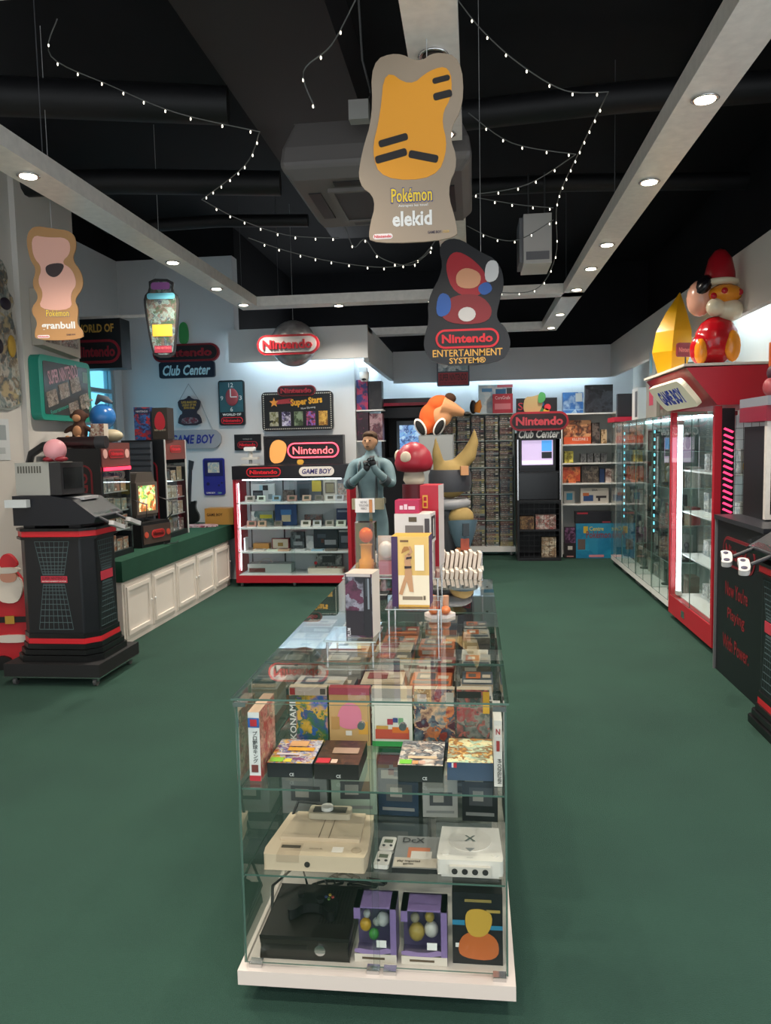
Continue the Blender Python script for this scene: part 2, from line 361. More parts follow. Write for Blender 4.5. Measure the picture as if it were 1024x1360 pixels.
# ------------------------------------------------------------------ suspended lighting frame
fr = thing('lighting_frame', 'suspended brushed steel lighting frame with recessed downlights', 'light frame', (0, 0, 3.2))
def rail(x0, x1, y0, y1):
    return MB().box(x0, x1, y0, y1, 0, .1).build('rail', STEEL, fr, bevel=.006)
RL = rail(-2.53, -2.31, 2.58, 8.28); RR = rail(.94, 1.15, 2.58, 11.0); RF = rail(-2.53, 1.15, 8.28, 8.5); RN = rail(-2.53, -.26, 2.36, 2.58)
RC = rail(-.24, -.04, 2.36, 4.05); RC2 = rail(-.24, -.04, 5.2, 8.28); RF2 = rail(-1.5, .94, 10.8, 11.0); RN2 = rail(-.02, 1.15, 2.36, 2.58)
LENS = M('#fff1d8', .3, emit=14.0); OFF = M('#1a1715', .4)
def downlight(x, y, par, on=True):
    d = MB().lathe([(.058, 0), (.062, -.006), (.05, -.009), (.046, -.004)], 18, (x, y, -.001)).build('downlight', CHROME, par)
    MB().cyl((x, y, -.0125), .044, .004, 'z', 18).build('lens', LENS if on else OFF, d)
    if on:
        ld = bpy.data.lights.new('downlight_beam', 'SPOT'); ld.energy = SPOT_W; ld.color = (1, .9, .77); ld.spot_size = math.radians(140); ld.spot_blend = .9; ld.shadow_soft_size = .05
        lo = bpy.data.objects.new('downlight_beam', ld); COL.objects.link(lo); lo.parent = d; lo.location = (x, y, -.03)
for y in (4.14, 6.2, 7.28, 8.15): downlight(-2.42, y, RL)
for y in (3.75, 4.86, 6.32, 7.15, 8.1, 9.61, 10.7): downlight(1.05, y, RR)
for x in (-1.44, -.42): downlight(x, 8.42, RF)
downlight(-.14, 3.17, RC, False); downlight(-.13, 3.95, RC); downlight(-.14, 6.22, RC2)
downlight(-1.0, 2.47, RN); downlight(-2.0, 2.47, RN)
RS = rail(-2.53, 1.15, .5, .7); RS2 = rail(-2.53, 1.15, -1.2, -1.0)     # the frame goes on over the shop entrance
for x in (-2.2, -.7, .8): downlight(x, .6, RS); downlight(x, -1.1, RS2)
for (x, y) in ((-2.42, 4.3), (-2.42, 3.4), (-2.42, 8.1), (-2.1, 8.4), (1.05, 6), (1.05, 9), (-.3, 8.4)):
    MB().tube([(x, y, .1), (x, y, 1.22)], .003, 5).build('suspension_cable', M('#55565a', .5), fr)
# ------------------------------------------------------------------ ceiling units
t = thing('air_conditioner', 'square grey ceiling cassette air conditioner hung behind the amber cutout', 'air conditioner', (-.5, 4.65, 3.1))
mb = MB(); AW = .5
mb.lathe([(.64, 0), (.72, .06), (.70, .16), (.62, .3)], 4, (0, 0, 0)); mb.v = [(a*math.cos(PI/4)-b*math.sin(PI/4), a*math.sin(PI/4)+b*math.cos(PI/4), c) for a, b, c in mb.v]
mb.sm = [False]*len(mb.sm); mb.build('casing', M('#5c5856', .5), t, bevel=.02)
MB().box(-.26, .26, -.27, .27, -.012, .0).build('intake_grille', M('#1c1c20', .5), t)
gm = MB()
gm.box(-.29, .29, -.30, -.27, -.02, 0).box(-.29, .29, .27, .30, -.02, 0).box(-.29, -.26, -.27, .27, -.02, 0).box(.26, .29, -.27, .27, -.02, 0)
gm.build('grille_frame', M('#625e5b', .5), t)
for (a, b, c, d) in ((-.41, -.34, -.24, .24), (.34, .41, -.24, .24), (-.24, .24, .34, .41), (-.24, .24, -.41, -.34)):
    MB().box(a, b, c, d, -.006, .004).build('louvre', M('#121215', .5), t)
sp = thing('hanging_projector', 'white boxy projector hung from the ceiling near the right rail', 'projector', FY(714, 350, 7.0))
MB().box(-.12, .12, -.02, .45, 0, .42).build('casing', M('#cfcbc6', .5), sp, bevel=.012)
MB().box(-.1, .1, -.024, -.02, .03, .10).box(-.155, -.12, .02, .4, .02, .4).build('side_vent', M('#77767a', .5), sp)
MB().tube([(-.07, .1, .42), (-.07, .1, .8)], .008, 6).tube([(.07, .1, .42), (.07, .1, .8)], .008, 6).build('hanger', M('#3a3a3d', .5), sp)
jb = thing('junction_box', 'small grey electrical junction box beside the amber cutout', 'junction box', FY(477, 160, 4.0))
MB().box(-.05, .05, -.02, .05, 0, .095).build('casing', M('#8f8e8a', .6), jb, bevel=.008)
MB().tube([(.04, .02, .09), (.06, .02, .14), (.02, .02, .3), (0, .02, .78)], .006, 6).build('conduit', M('#4a4a4a', .6), jb)

# ------------------------------------------------------------------ strings of fairy lights
BULB = M('#fff6e0', .3, emit=3.0)
def fairy(label, pts, Y, step=.11):
    P = [FY(x, y, Yv) for (x, y), Yv in zip(pts, Y if hasattr(Y, '__len__') else [Y]*len(pts))]
    fine = []
    for i in range(len(P)-1):
        p0, p1, p2, p3 = P[max(i-1, 0)], P[i], P[i+1], P[min(i+2, len(P)-1)]
        for k in range(6):
            u = k/6; fine.append(.5*((2*p1)+(p2-p0)*u+(2*p0-5*p1+4*p2-p3)*u*u+(3*p1-p0-3*p2+p3)*u**3))
    fine.append(P[-1]); o = fine[0].copy()
    t = thing('fairy_lights', label, 'string lights', o, group='fairy lights under the ceiling')
    MB().tube([p-o for p in fine], .0035, 5).build('wire', M('#6a6a68', .5), t)
    b = MB(); acc = 0
    for i in range(1, len(fine)):
        acc += (fine[i]-fine[i-1]).length
        if acc > step: acc = 0; b.ell(fine[i]-o+Vector((0, 0, -.012)), (.0045, .0045, .009), n=6, k=4)
    tag(b.build('bulbs', BULB, t), 'tiny white bulbs', kind='stuff')
fairy('fairy light string dropping at top left then sagging to the right', [(76, 25), (68, 75), (150, 115), (235, 150), (345, 175)], 4.3)
fairy('short fairy light string slanting down above the left rail', [(345, 175), (325, 220), (268, 265)], [4.3, 4.8, 5.4])
fairy('fairy light string sagging in front of the duct, upper of two', [(268, 265), (315, 290), (380, 312), (450, 316)], 5.4)
fairy('fairy light string sagging in front of the duct, lower of two', [(330, 316), (380, 333), (440, 347), (510, 355), (555, 345), (578, 320)], 5.6)
fairy('fairy light string looped below the air conditioner', [(458, 300), (470, 328), (485, 318), (505, 342), (545, 352), (575, 330)], 5.3)
fairy('fairy light string hanging at the top left of the amber cutout', [(472, 0), (440, 60), (403, 95), (418, 143)], 3.6)
fairy('longest fairy light string sagging from the centre to the right hook', [(608, 0), (640, 40), (690, 85), (750, 120), (808, 122)], 4.3)
fairy('fairy light string falling from the right hook past the projector', [(808, 122), (770, 200), (740, 270), (738, 340), (710, 385), (650, 388)], [4.3, 5, 5.8, 6.2, 6.6, 7])
fairy('fairy light string behind the amber cutout sagging right, top of three', [(622, 150), (680, 190), (765, 205)], 5)
fairy('fairy light string behind the amber cutout, middle of three', [(765, 205), (700, 245), (632, 258)], 5.2)
fairy('fairy light string running level to the projector, bottom of three', [(630, 262), (690, 272), (735, 276)], 5.5)
fairy('faint fairy light string between cutout and projector', [(620, 300), (655, 316), (690, 318), (735, 292)], 6)

# ------------------------------------------------------------------ hanging cutout boards (plain colour shapes instead of figures)
BEIGE = M('#b09a82', .4); WARMB = M('#b08350', .4)
def string(parent, z0, z1, x=0): MB().tube([(x, 0, z0), (x, 0, z1)], .002, 5).build('string', M('#b9b9b9', .5), parent)
p = FY(548, 322, 3.05); ez = p.z
t = thing('hanging_cutout', 'large hanging grey-brown cutout board with plain amber shape', 'sign', (p.x, 3.05, ez))
t.scale = (.953, .953, .953)
ol = smooth_outline([(-.17, 0), (.18, .0), (.18, .06), (.14, .2), (.19, .3), (.15, .42), (.215, .52), (.205, .70), (.10, .73), (.04, .69), (-.05, .74), (-.155, .71), (-.15, .5), (-.2, .36), (-.22, .24), (-.14, .18), (-.18, .05)], 2)
MB().prism(ol, -.006, .006).build('board', [M('#a5937f', .4)], t)
mb = MB(); mb.prism(smooth_outline([(-.12, .25), (.1, .24), (.15, .36), (.12, .48), (.17, .56), (.16, .67), (.08, .66), (.0, .60), (-.1, .68), (-.12, .5), (-.16, .36)], 2), -.0085, -.005)
mb.build('amber_shape', M('#f0a22c', .4), t)
for (cx, cz, w_, h_, a) in ((-.08, .34, .13, .03, 12), (-.07, .40, .12, .028, 12), (.05, .33, .12, .03, -14), (.13, .56, .075, .028, 10), (.125, .62, .07, .022, 10)):
    ca, sa = math.cos(math.radians(a)), math.sin(math.radians(a))
    MB().prism([(cx+x*ca-z*sa, cz+x*sa+z*ca) for x, z in rrect(w_, h_, .01)], -.0105, -.0085).build('dark_band', M('#1d1a1c', .4), t)
lettering('Pokémon', .17, .062, (0, -.0065, .185), M('#2a3c8c', .4), t, bold=.05); lettering('Pokémon', .165, .055, (0, -.0075, .185), M('#f3cf3a', .4), t, bold=.02)
lettering('Attrapez les tous!', .12, .013, (.005, -.0065, .143), WHITE, t, bold=.01)
lettering('elekid', .16, .06, (.0, -.0065, .093), WHITE, t, bold=.03)
lettering('GAME BOY', .055, .011, (.09, -.0065, .035), M('#3b3044', .4), t, bold=.02)
lettering('COLOR', .026, .010, (.136, -.0065, .035), M('#d8b056', .4), t, bold=.02)
MB().prism(rrect(.08, .021, .0104, 6, -.12, .028), -.0075, -.006).build('badge', M('#efe6e4', .4), t); lettering('Nintendo', .07, .012, (-.12, -.008, .028), LOGO, t, bold=.02)
string(t, .70, (3.2-ez)/.953, (-.16-p.x)/.953)
p = FY(77, 452, 4.9)
t = thing('hanging_cutout', 'hanging brown cutout board with plain pink shape near the left wall', 'sign', (p.x, 4.9, p.z), math.radians(8))
ol = smooth_outline([(-.14, 0), (.17, .0), (.17, .06), (.13, .1), (.15, .2), (.12, .26), (.19, .34), (.18, .44), (.12, .52), (.16, .6), (.14, .7), (.0, .72), (-.12, .74), (-.17, .66), (-.15, .52), (-.11, .46), (-.15, .36), (-.1, .28), (-.17, .2), (-.12, .12), (-.15, .05)], 2)
MB().prism(ol, -.006, .006).build('board', [M('#b98a58', .4)], t)
MB().prism(smooth_outline([(-.12, .2), (.11, .19), (.1, .3), (.15, .36), (.12, .46), (.05, .5), (.12, .56), (.11, .66), (-.03, .66), (-.13, .68), (-.13, .54), (-.07, .47), (-.11, .38), (-.07, .3)], 2), -.0085, -.005).build('pink_shape', M('#eeb6a4', .4), t)
MB().prism(smooth_outline([(-.05, .49), (.08, .5), (.05, .43), (0, .40), (-.05, .43)], 2), -.0105, -.0085).build('dark_patch', M('#3a2a2a', .4), t)
lettering('Pokémon', .155, .05, (.01, -.0065, .175), M('#2a3c8c', .4), t, bold=.05); lettering('Pokémon', .15, .045, (.01, -.0075, .175), M('#f3cf3a', .4), t, bold=.02)
lettering('granbull', .22, .06, (.01, -.0065, .09), WHITE, t, bold=.03)
lettering('GAME BOY', .06, .011, (.09, -.0065, .035), M('#3b3044', .4), t, bold=.02)
MB().prism(rrect(.08, .02, .0099, 6, -.09, .025), -.0075, -.006).build('badge', M('#efe6e4', .4), t); lettering('Nintendo', .07, .011, (-.09, -.008, .025), LOGO, t, bold=.02)
string(t, .70, 1.98, .0)
# slim bottle-shaped board
p = FY(218, 475, 6.5)
t = thing('hanging_sign', 'bottle-shaped hanging sign with busy artwork and black edge', 'sign', (p.x, 6.5, p.z), math.radians(6))
ol = smooth_outline([(-.08, 0), (.09, 0), (.11, .1), (.15, .42), (.15, .52), (.1, .56), (.115, .66), (-.10, .67), (-.1, .57), (-.15, .52), (-.15, .42), (-.11, .1)], 1)
MB().prism(ol, -.012, .012).build('board', [BLK], t)
MB().prism([(x*.86, .335+(z-.335)*.93) for x, z in ol], -.014, -.011).build('artwork', [art(['#3a4448', '#6b7478', '#2a3640', '#6f8680', '#5d4b46', '#354a3a'], 14)], t)
MB().prism(rrect(.16, .06, .02, 4, 0, .605), -.017, -.013).build('purple_patch', M('#8a4f94', .4), t)
MB().prism(rrect(.24, .05, .02, 4, 0, .52), -.017, -.013).build('sky_patch', M('#6fc3dc', .4), t)
MB().prism(rrect(.17, .1, .004, 2, 0, .23), -.017, -.013).build('yellow_patch', M('#d9a33a', .4), t)
MB().prism(rrect(.15, .06, .004, 2, 0, .07), -.017, -.013).build('name_plate', M('#8c2f40', .4), t)
lettering('SUPER NINTENDO', .14, .02, (0, -.0175, .08), M('#d9686f', .4), t, bold=.02)
MB().tube([(-.07, 0, .66), (0, 0, .78), (.07, 0, .66)], .002, 5).tube([(0, 0, .78), (0, 0, 1.94)], .002, 5).build('string', M('#b9b9b9', .5), t)
# round dark board under an upper figure-sized shape
p = FY(621, 485, 5.0)
t = thing('hanging_sign', 'hanging black oval sign with plain red and blue shape on top', 'sign', (p.x, 5.0, p.z))
ol = smooth_outline([(-.2, 0), (.2, .0), (.28, .1), (.25, .22), (.18, .28), (.2, .38), (.24, .5), (.2, .64), (.08, .70), (-.06, .80), (-.18, .76), (-.14, .6), (-.25, .42), (-.24, .28), (-.27, .2), (-.28, .1)], 2)
MB().prism(ol, -.012, .012).build('board', [M('#17181c', .35)], t)
mb = MB()
MB().prism(smooth_outline([(-.08, .44), (.1, .42), (.14, .54), (.04, .66), (-.08, .72), (-.14, .62)], 2), -.015, -.011).build('red_shape', M('#b3202c', .35), t)
MB().prism(smooth_outline([(-.13, .26), (.12, .25), (.17, .34), (.08, .44), (-.08, .44), (-.18, .36)], 2), -.017, -.011).build('maroon_shape', M('#8d2026', .35), t)
MB().prism(smooth_outline([(-.2, .3), (-.1, .32), (-.1, .44), (-.18, .46)], 2), -.019, -.011).build('blue_shape', M('#2b5fb0', .35), t)
MB().prism(smooth_outline([(.1, .42), (.17, .46), (.13, .52), (.06, .48)], 2), -.019, -.011).build('blue_shape', M('#2b5fb0', .35), t)
MB().prism(smooth_outline([(-.06, .48), (.07, .47), (.1, .56), (0, .61), (-.07, .57)], 2), -.021, -.011).build('tan_shape', M('#e0a078', .35), t)
MB().prism(smooth_outline([(.11, .5), (.2, .52), (.2, .64), (.12, .64)], 2), -.021, -.011).build('white_shape', M('#dcdcdc', .35), t)
MB().prism([(.0+.055*math.cos(a*PI/8), .315+.045*math.sin(a*PI/8)) for a in range(16)], -.023, -.011).build('badge', M('#d8d4d0', .35), t)
logo(t, .40, .12, 0, .165, -.012)
lettering('ENTERTAINMENT', .44, .045, (0, -.0125, .078), M('#e0aa4a', .4), t, bold=.012)
lettering('SYSTEM®', .23, .038, (0, -.0125, .03), M('#e0aa4a', .4), t, bold=.012)
string(t, .69, 2.2, .09)
# globe sign
p = FY(391, 457, 8.82)
t = thing('hanging_globe_sign', 'silver mirrored globe with a red and white name band across it', 'sign', (p.x, 8.78, p.z))
gl = MB(); gl.ell((0, 0, 0), .26, n=28, k=16).build('globe', surf('hammered_silver', '#c4c4c6', .3, 9, .6), t)
gl = t.children[0]; gl.data.materials[0].node_tree.nodes['Principled BSDF'].inputs['Metallic'].default_value = .55
logo(t, .70, .22, .0, -.045, -.24, ring=M('#9a1a24', .3), inner=M('#a9a5a3', .3), text=M('#9a1c26', .3), d=.05)
string(t, .26, 1.55)
# --- next section ---
# ================================================================== left side: counter, kiosks, wall signs
# ------------------------------------------------------------------ counter: carpet-covered top and white panel-door cabinets
t = thing('counter_top', 'dark green carpet-covered worktop over the white panel-door cabinets', 'counter', (-2.97, 6.16, .56))
MB().box(-.72, 0, 0, 3.3, 0, .18).build('carpeted_slab', GREENC, t, bevel=.015)
for k in range(5):
    y0 = 6.2 + .58*k; wd = .58
    t = thing('cabinet', ('white cabinet with raised panel door under the counter, nearest the camera', 'white panel-door cabinet under the counter, second from the near end', 'white panel-door cabinet in the middle of the counter', 'white panel-door cabinet under the counter, second from the far end', 'white panel-door cabinet under the counter, next to the red display case')[k], 'cabinet', (-3.0, y0+wd/2, 0), PI/2, group='white cabinets under the counter')
    MB().box(-wd/2, wd/2, .0, .66, .0, .555).build('body', CREAM, t)
    d = MB().box(-wd/2+.03, wd/2-.03, -.012, 0, .05, .53).build('door', CREAM, t)
    fm = framebox(MB(), -wd/2+.05, wd/2-.05, -.026, -.012, .08, .50, .035); fm.build('panel_moulding', CREAM, d, bevel=.006)
    MB().ell((wd/2-.045 if k % 2 == 0 else -wd/2+.045, -.026, .3), .011, n=10, k=6).build('knob', WHITE, d)
# ------------------------------------------------------------------ SNES-like demo pod on a rolling plinth
t = thing('rolling_plinth', 'black board plinth on casters under the demo pod beside the counter', 'plinth', (-3.0, 5.4, 0))
MB().box(-.38, .345, -.32, .33, .075, .165).build('deck', M('#1a1a1c', .6), t, bevel=.006)
MB().box(-.382, .347, -.322, .332, .065, .074).build('metal_edge', CHROME, t)
for x in (-.32, .29):
    for y in (-.27, .27): caster(t, x, y, .066, .03, M('#5a5a5a', .4))
def chamf(x0, x1, y0, y1, c): return [(x0, y0+c), (x0+c, y0), (x1-c, y0), (x1, y0+c), (x1, y1-c), (x1-c, y1), (x0+c, y1), (x0, y1-c)]
def gridlines(w, h, hor, persp):
    """fan of thin lines: rows close up towards one edge, columns spread out"""
    mb = MB(); tk = .0045
    for i in range(hor+1):
        f = (i/hor)**1.6; z = h*f*persp - (h if persp < 0 else 0)*0
        mb.box(-w/2*(.62+.38*f), w/2*(.62+.38*f), -.0012, 0, z-tk/2, z+tk/2)
    for j in range(8):
        u = j/7-.5; a = (u*w*.62, 0); b = (u*w, h*persp)
        mb.add([(a[0]-tk/2, -.0015, a[1]), (a[0]+tk/2, -.0015, a[1]), (b[0]+tk/2, -.0015, b[1]), (b[0]-tk/2, -.0015, b[1])], [(0,1,2,3)])
    return mb
def demo_pod(label, loc, rz, mirror=1, grid=True):
    """octagonal black pod with red bands; local +x is the player's side, local -y the broad side"""
    t = thing('game_demo_pod', label, 'game kiosk', loc, rz)
    body = MB().prism(chamf(-.36, .30, -.25, .25, .09), .2, .90, 'z').build('body', M('#101319', .4), t, bevel=.01)
    ft = MB()
    for (e, z0, z1) in ((.05, 0, .045), (.035, .05, .085), (.02, .09, .125), (.01, .165, .2)): ft.prism(chamf(-.36-e, .30+e, -.25-e, .25+e, .1), z0, z1, 'z')
    ft.prism(chamf(-.365, .305, -.255, .255, .09), .045, .05, 'z').prism(chamf(-.365, .305, -.255, .255, .09), .085, .09, 'z')
    ft.build('stepped_foot', M('#0d0e11', .35), t)
    MB().prism(chamf(-.37, .31, -.26, .26, .095), .126, .164, 'z').build('red_band', M('#d0202c', .4), t)
    MB().prism(chamf(-.375, .315, -.265, .265, .095), .905, .945, 'z').build('red_band', M('#d0202c', .4), t)
    MB().prism(chamf(-.385, .325, -.275, .275, .1), .885, .903, 'z').prism(chamf(-.385, .325, -.275, .275, .1), .947, .965, 'z').build('band_edge', M('#0d0e11', .35), t)
    GL = M('#506468', .5)
    g = gridlines(.3, .24, 9, 1); o = g.build('grid_pattern', GL, body); o.location = (-.03, -.2505, .63)
    g = gridlines(.3, .33, 10, -1); o = g.build('grid_pattern', GL, body); o.location = (-.03, -.2505, .56)
    MB().box(-.14, .09, -.253, -.2505, .572, .62).build('name_plate', M('#c8384a', .4), body)
    lettering('SUPER NINTENDO', .21, .02, (-.025, -.2535, .605), M('#7a1f2c', .4), body, bold=.03); lettering('ENTERTAINMENT SYSTEM', .21, .008, (-.025, -.2535, .582), WHITE, body, bold=.02)
    if grid:
        g = gridlines(.26, .22, 9, 1); o = g.build('grid_pattern', GL, body); o.location = (.3005, 0, .64); o.rotation_euler[2] = PI/2
        g = gridlines(.26, .32, 10, -1); o = g.build('grid_pattern', GL, body); o.location = (.3005, 0, .55); o.rotation_euler[2] = PI/2
        MB().box(.3, .303, -.1, .1, .565, .63).build('name_plate', M('#c8384a', .4), body)
    for (hh, n_, s_, z_) in ((.24, 9, 1, .63), (.33, 10, -1, .56)):
        o = gridlines(.3, hh, n_, s_).build('grid_pattern', GL, body); o.location = (-.03, .2505, z_); o.rotation_euler[2] = PI
    MB().box(-.14, .09, .2505, .253, .572, .62).build('name_plate', M('#c8384a', .4), body)
    # console top with sloping front and clear lid
    MB().prism([(-.36, .985), (.12, .985), (.34, 1.0), (.36, 1.04), (.16, 1.17), (-.05, 1.2), (-.36, 1.2)], -.24, .24, 'y').build('control_top', M('#12161f', .4), t, bevel=.01)
    for x in (-.3, .1): MB().box(x, x+.1, -.2, .2, .96, .99).build('spacer', BLK, t)
    lid = MB().prism([(-.02, 1.215), (.0, 1.225), (.37, 1.085), (.37, 1.06), (.35, 1.055)], -.20, .20, 'y').build('clear_lid', [ACRYL], t)
    MB().box(.05, .2, -.12, .12, 1.16, 1.18).build('console_dock', M('#b9b9bb', .4), t)
    for yy in (-.17, .12):
        a = MB().tube([(.33, yy, 1.045), (.46, yy, .99)], .011, 8).build('controller_arm', DGREY, t)
        c = MB().prism(smooth_outline([(-.075, -.03), (-.03, -.022), (.03, -.022), (.075, -.03), (.085, .01), (.06, .034), (-.06, .034), (-.085, .01)], 2), 0, .03, 'z').build('controller', M('#d5d2d0', .35), t, bevel=.006)
        c.location = (.5, yy, .965); c.rotation_euler = (0, math.radians(18), math.radians(75))
        MB().cyl((-.045, 0, .0305), .014, .003, 'z', 10).cyl((.045, .002, .0305), .017, .003, 'z', 10).build('buttons', M('#4a4458', .4), c)
    return t
pod = demo_pod('black octagonal demo pod with red bands on a rolling plinth by the left wall', (-2.99, 5.41, .166), 0)
pod.scale = (.87, .92, 1)
# tall arched arm over the pod and its lamp bar
arm = MB(); arm.tube([(-.34, .02, 1.19), (-.36, .02, 1.42), (-.33, .02, 1.5), (-.22, .02, 1.555), (-.05, .02, 1.57)], .032, 8)
arm.build('hood_arm', M('#14161a', .4), pod)
MB().cyl((-.08, .02, 1.575), .045, .42, 'x', 16).build('hood_bar', M('#241416', .25), pod); MB().cyl((.26, .02, 1.575), .047, .09, 'x', 16).build('hood_cap', M('#2c2d31', .4), pod)
MB().box(-.39, -.2, -.3, -.243, 1.12, 1.175).build('paper_label', M('#cfd5d6', .6), pod)
t = thing('crt_monitor', 'small grey boxy monitor with side vents on the demo pod', 'monitor', (-3.12, 5.38, 1.368), math.radians(-4))
MB().box(-.17, .1, -.15, .15, 0, .235).build('casing', M('#a9aaa4', .5), t, bevel=.01)
MB().box(.1, .19, -.145, .145, .0, .23).build('bezel', M('#2b2c2f', .4), t, bevel=.01)
MB().box(.188, .195, -.115, .115, .04, .195).build('screen', M('#101418', .1), t)
for i in range(9): MB().box(-.15+.022*i, -.138+.022*i, -.1515, -.1495, .16, .21).build('vent_slot', M('#55564f', .6), t)
t = thing('round_toy', 'round pink toy with dark red base on the grey monitor', 'toy', (-3.0, 5.27, 1.605))
MB().ell((0, 0, .085), .08, n=18, k=12).build('ball', M('#e6a0a8', .5), t); MB().ell((-.035, -.02, .02), (.045, .05, .02)).ell((.05, -.01, .02), (.045, .05, .02)).build('feet', M('#8e1f2c', .5), t)

# ------------------------------------------------------------------ Santa figure board against the wall
t = thing('christmas_figure', 'tall flat bearded figure in red coat and hat by the left wall', 'figure', (-3.57, 5.52, 0), math.radians(8))
t.scale = (.88, .88, .88)
Y0, Y1 = -.02, .03
MB().prism(smooth_outline([(-.16, .0), (.18, 0), (.2, .06), (.05, .12), (.16, .2), (.17, .45), (.22, .52), (.21, .66), (.13, .7), (.1, .82), (0, .92), (-.1, .82), (-.16, .6), (-.16, .2)], 2), Y0, Y1).build('coat', M('#c0222c', .5), t)
MB().prism(smooth_outline([(-.16, .24), (.17, .24), (.17, .31), (-.16, .31)], 2), Y0-.02, Y0).build('coat_hem', M('#e2d8cc', .7), t)
MB().prism(smooth_outline([(-.13, .62), (.07, .58), (.13, .72), (.1, .84), (-.1, .84)], 2), Y0-.03, Y0).build('beard', M('#e6dccd', .8), t)
MB().prism(smooth_outline([(-.06, .78), (.08, .78), (.08, .88), (-.06, .88)], 2), Y0-.04, Y0-.01).build('face', M('#d99a80', .6), t)
MB().prism(smooth_outline([(-.12, .86), (.1, .86), (.1, .91), (-.12, .91)], 2), Y0-.05, Y0+.02).build('hat_brim', M('#e6dccd', .8), t)
MB().prism(smooth_outline([(-.1, .9), (.09, .9), (.03, 1.02), (-.05, 1.03)], 2), Y0, Y1).build('hat', M('#c0222c', .5), t)
MB().box(-.15, .16, Y0-.012, Y0, .42, .47).build('belt', M('#1d1a18', .5), t); MB().box(-.05, .03, Y0-.02, Y0-.01, .41, .48).build('buckle', M('#d1a64a', .4, .6), t)
MB().prism(smooth_outline([(.14, .48), (.26, .52), (.24, .6), (.14, .58)], 2), Y0-.02, Y1).build('mitten', M('#8f2540', .5), t)
MB().prism(smooth_outline([(.16, .6), (.3, .58), (.33, .7), (.2, .76)], 2), Y0-.01, Y1).build('sack', M('#2e6a48', .7), t)
MB().prism(smooth_outline([(-.18, 0), (-.02, 0), (0, .1), (-.14, .14)], 2), Y0-.03, Y1).prism(smooth_outline([(.04, 0), (.2, 0), (.18, .1), (.06, .12)], 2), Y0-.03, Y1).build('boots', M('#171616', .4), t)

# ------------------------------------------------------------------ left wall: scroll-like cutout, paper sheets, teal framed sign, small sign
t = thing('wall_poster', 'tall ragged-edged beige collage poster at the left edge', 'poster', (-3.748, 5.82, 2.02), PI/2)
ol = smooth_outline([(-.4, 0), (.25, 0), (.27, .2), (.22, .5), (.25, .62), (.18, .8), (.25, .9), (.14, .98), (.18, 1.1), (.08, 1.22), (-.4, 1.22)], 1)
MB().prism(ol, -.02, 0).build('backing', M('#8f958f', .6), t)
MB().prism([(x*.96, z*.97+.02) for x, z in ol], -.023, -.018).build('collage', art(['#a8aca4', '#6b7a78', '#c2bcb0', '#8d7a66', '#4e5a5e', '#b8a47c'], 9), t)
MB().ell((.15, -.03, .52), (.05, .02, .09)).build('yellow_badge', M('#d0a440', .5), t); MB().ell((.1, -.03, .85), (.07, .02, .05)).build('dark_badge', M('#2c2433', .5), t); MB().ell((-.02, -.03, .5), (.05, .02, .06)).build('dark_badge', M('#2c2433', .5), t)
t = thing('notice_sheets', 'two white printed paper sheets on the left wall under the collage', 'notice', (-3.748, 5.55, 1.62), PI/2)
for (x, w_) in ((-.02, .24), (.24, .22)):
    s = MB().box(x-w_/2, x+w_/2, -.004, 0, 0, .33).build('sheet', M('#d3d7d8', .6), t)
    MB().box(x-w_*.3, x+w_*.3, -.005, -.004, .16, .28).build('printed_block', M('#9aa3a6', .6), s)
    MB().box(x-w_*.35, x+w_*.2, -.005, -.004, .05, .1).build('printed_block', M('#b4babb', .6), s)
a, b = FX(38, 475, -3.69), FX(112, 562, -3.69); cy_, w_ = (a.y+b.y)/2, abs(b.y-a.y)
t = thing('framed_sign', 'teal-framed sign with five game pictures on the pillar', 'sign', (-3.697, cy_, 1.95), PI/2)
fr_ = MB(); fr_.prism(rrect(w_, .55, .06, 5, 0, .275), -.09, 0).build('frame', M('#1f8f7c', .35), t)
MB().prism(rrect(w_-.12, .45, .02, 3, 0, .275), -.094, -.05).build('panel', M('#3a4040', .2), t)
b_ = lettering('SUPER NINTENDO', w_*.58, .12, (-.06, -.096, .41), M('#c79aa4', .4), t, bold=.02, turn=12)
ART1 = art(['#2a2622', '#6e645a', '#b0a698', '#463c36', '#8a7a6a'], 20)
for i, (x, z) in enumerate(((-.26, .19), (-.06, .265), (.14, .33), (.1, .11), (.3, .19))):
    ca, sa = math.cos(.26), math.sin(.26)
    MB().prism([(x+u*ca-v*sa, z+u*sa+v*ca) for u, v in rrect(.17, .13, .01)], -.098, -.093).build('game_picture', ART1, t)
MB().box(.28, .37, -.097, -.093, .36, .46).build('info_sticker', M('#6f8a84', .4), t)
lettering('Entertainment', .3, .035, (-.15, -.096, .1), M('#2fae96', .4), t, turn=14)
t = thing('wall_box_sign', 'small cream picture sign mounted above the teal-framed sign', 'sign', (-3.697, 6.55, 2.53), PI/2)
MB().prism([(-.32, .05), (.3, 0), (.32, .5), (-.32, .52)], -.1, 0).build('case', M('#b6aea0', .5), t)
MB().box(-.28, -.06, -.104, -.098, .08, .46).build('picture', ART1, t); MB().box(-.02, .26, -.104, -.098, .08, .46).build('picture', art(['#a8aca4', '#5a4a44', '#c2bcb0', '#8d5a56'], 20), t)
# projecting light box
t = thing('light_box_sign', 'black projecting sign reading world of, above the window', 'sign', (-3.8, 7.62, 2.52))
MB().box(-.42, .24, 0, .22, 0, .50).build('case', M('#0e1014', .4), t, bevel=.006)
lettering('WORLD OF', .42, .085, (-.04, -.001, .405), M('#c69a45', .4), t, bold=.03)
logo(t, .54, .24, -.04, .17, 0, ring=M('#8b1b2b', .4), text=M('#8b1b2b', .4), d=.008)
MB().box(-.65, .5, .05, .09, .505, .535).build('mounting_bar', STEEL, t)

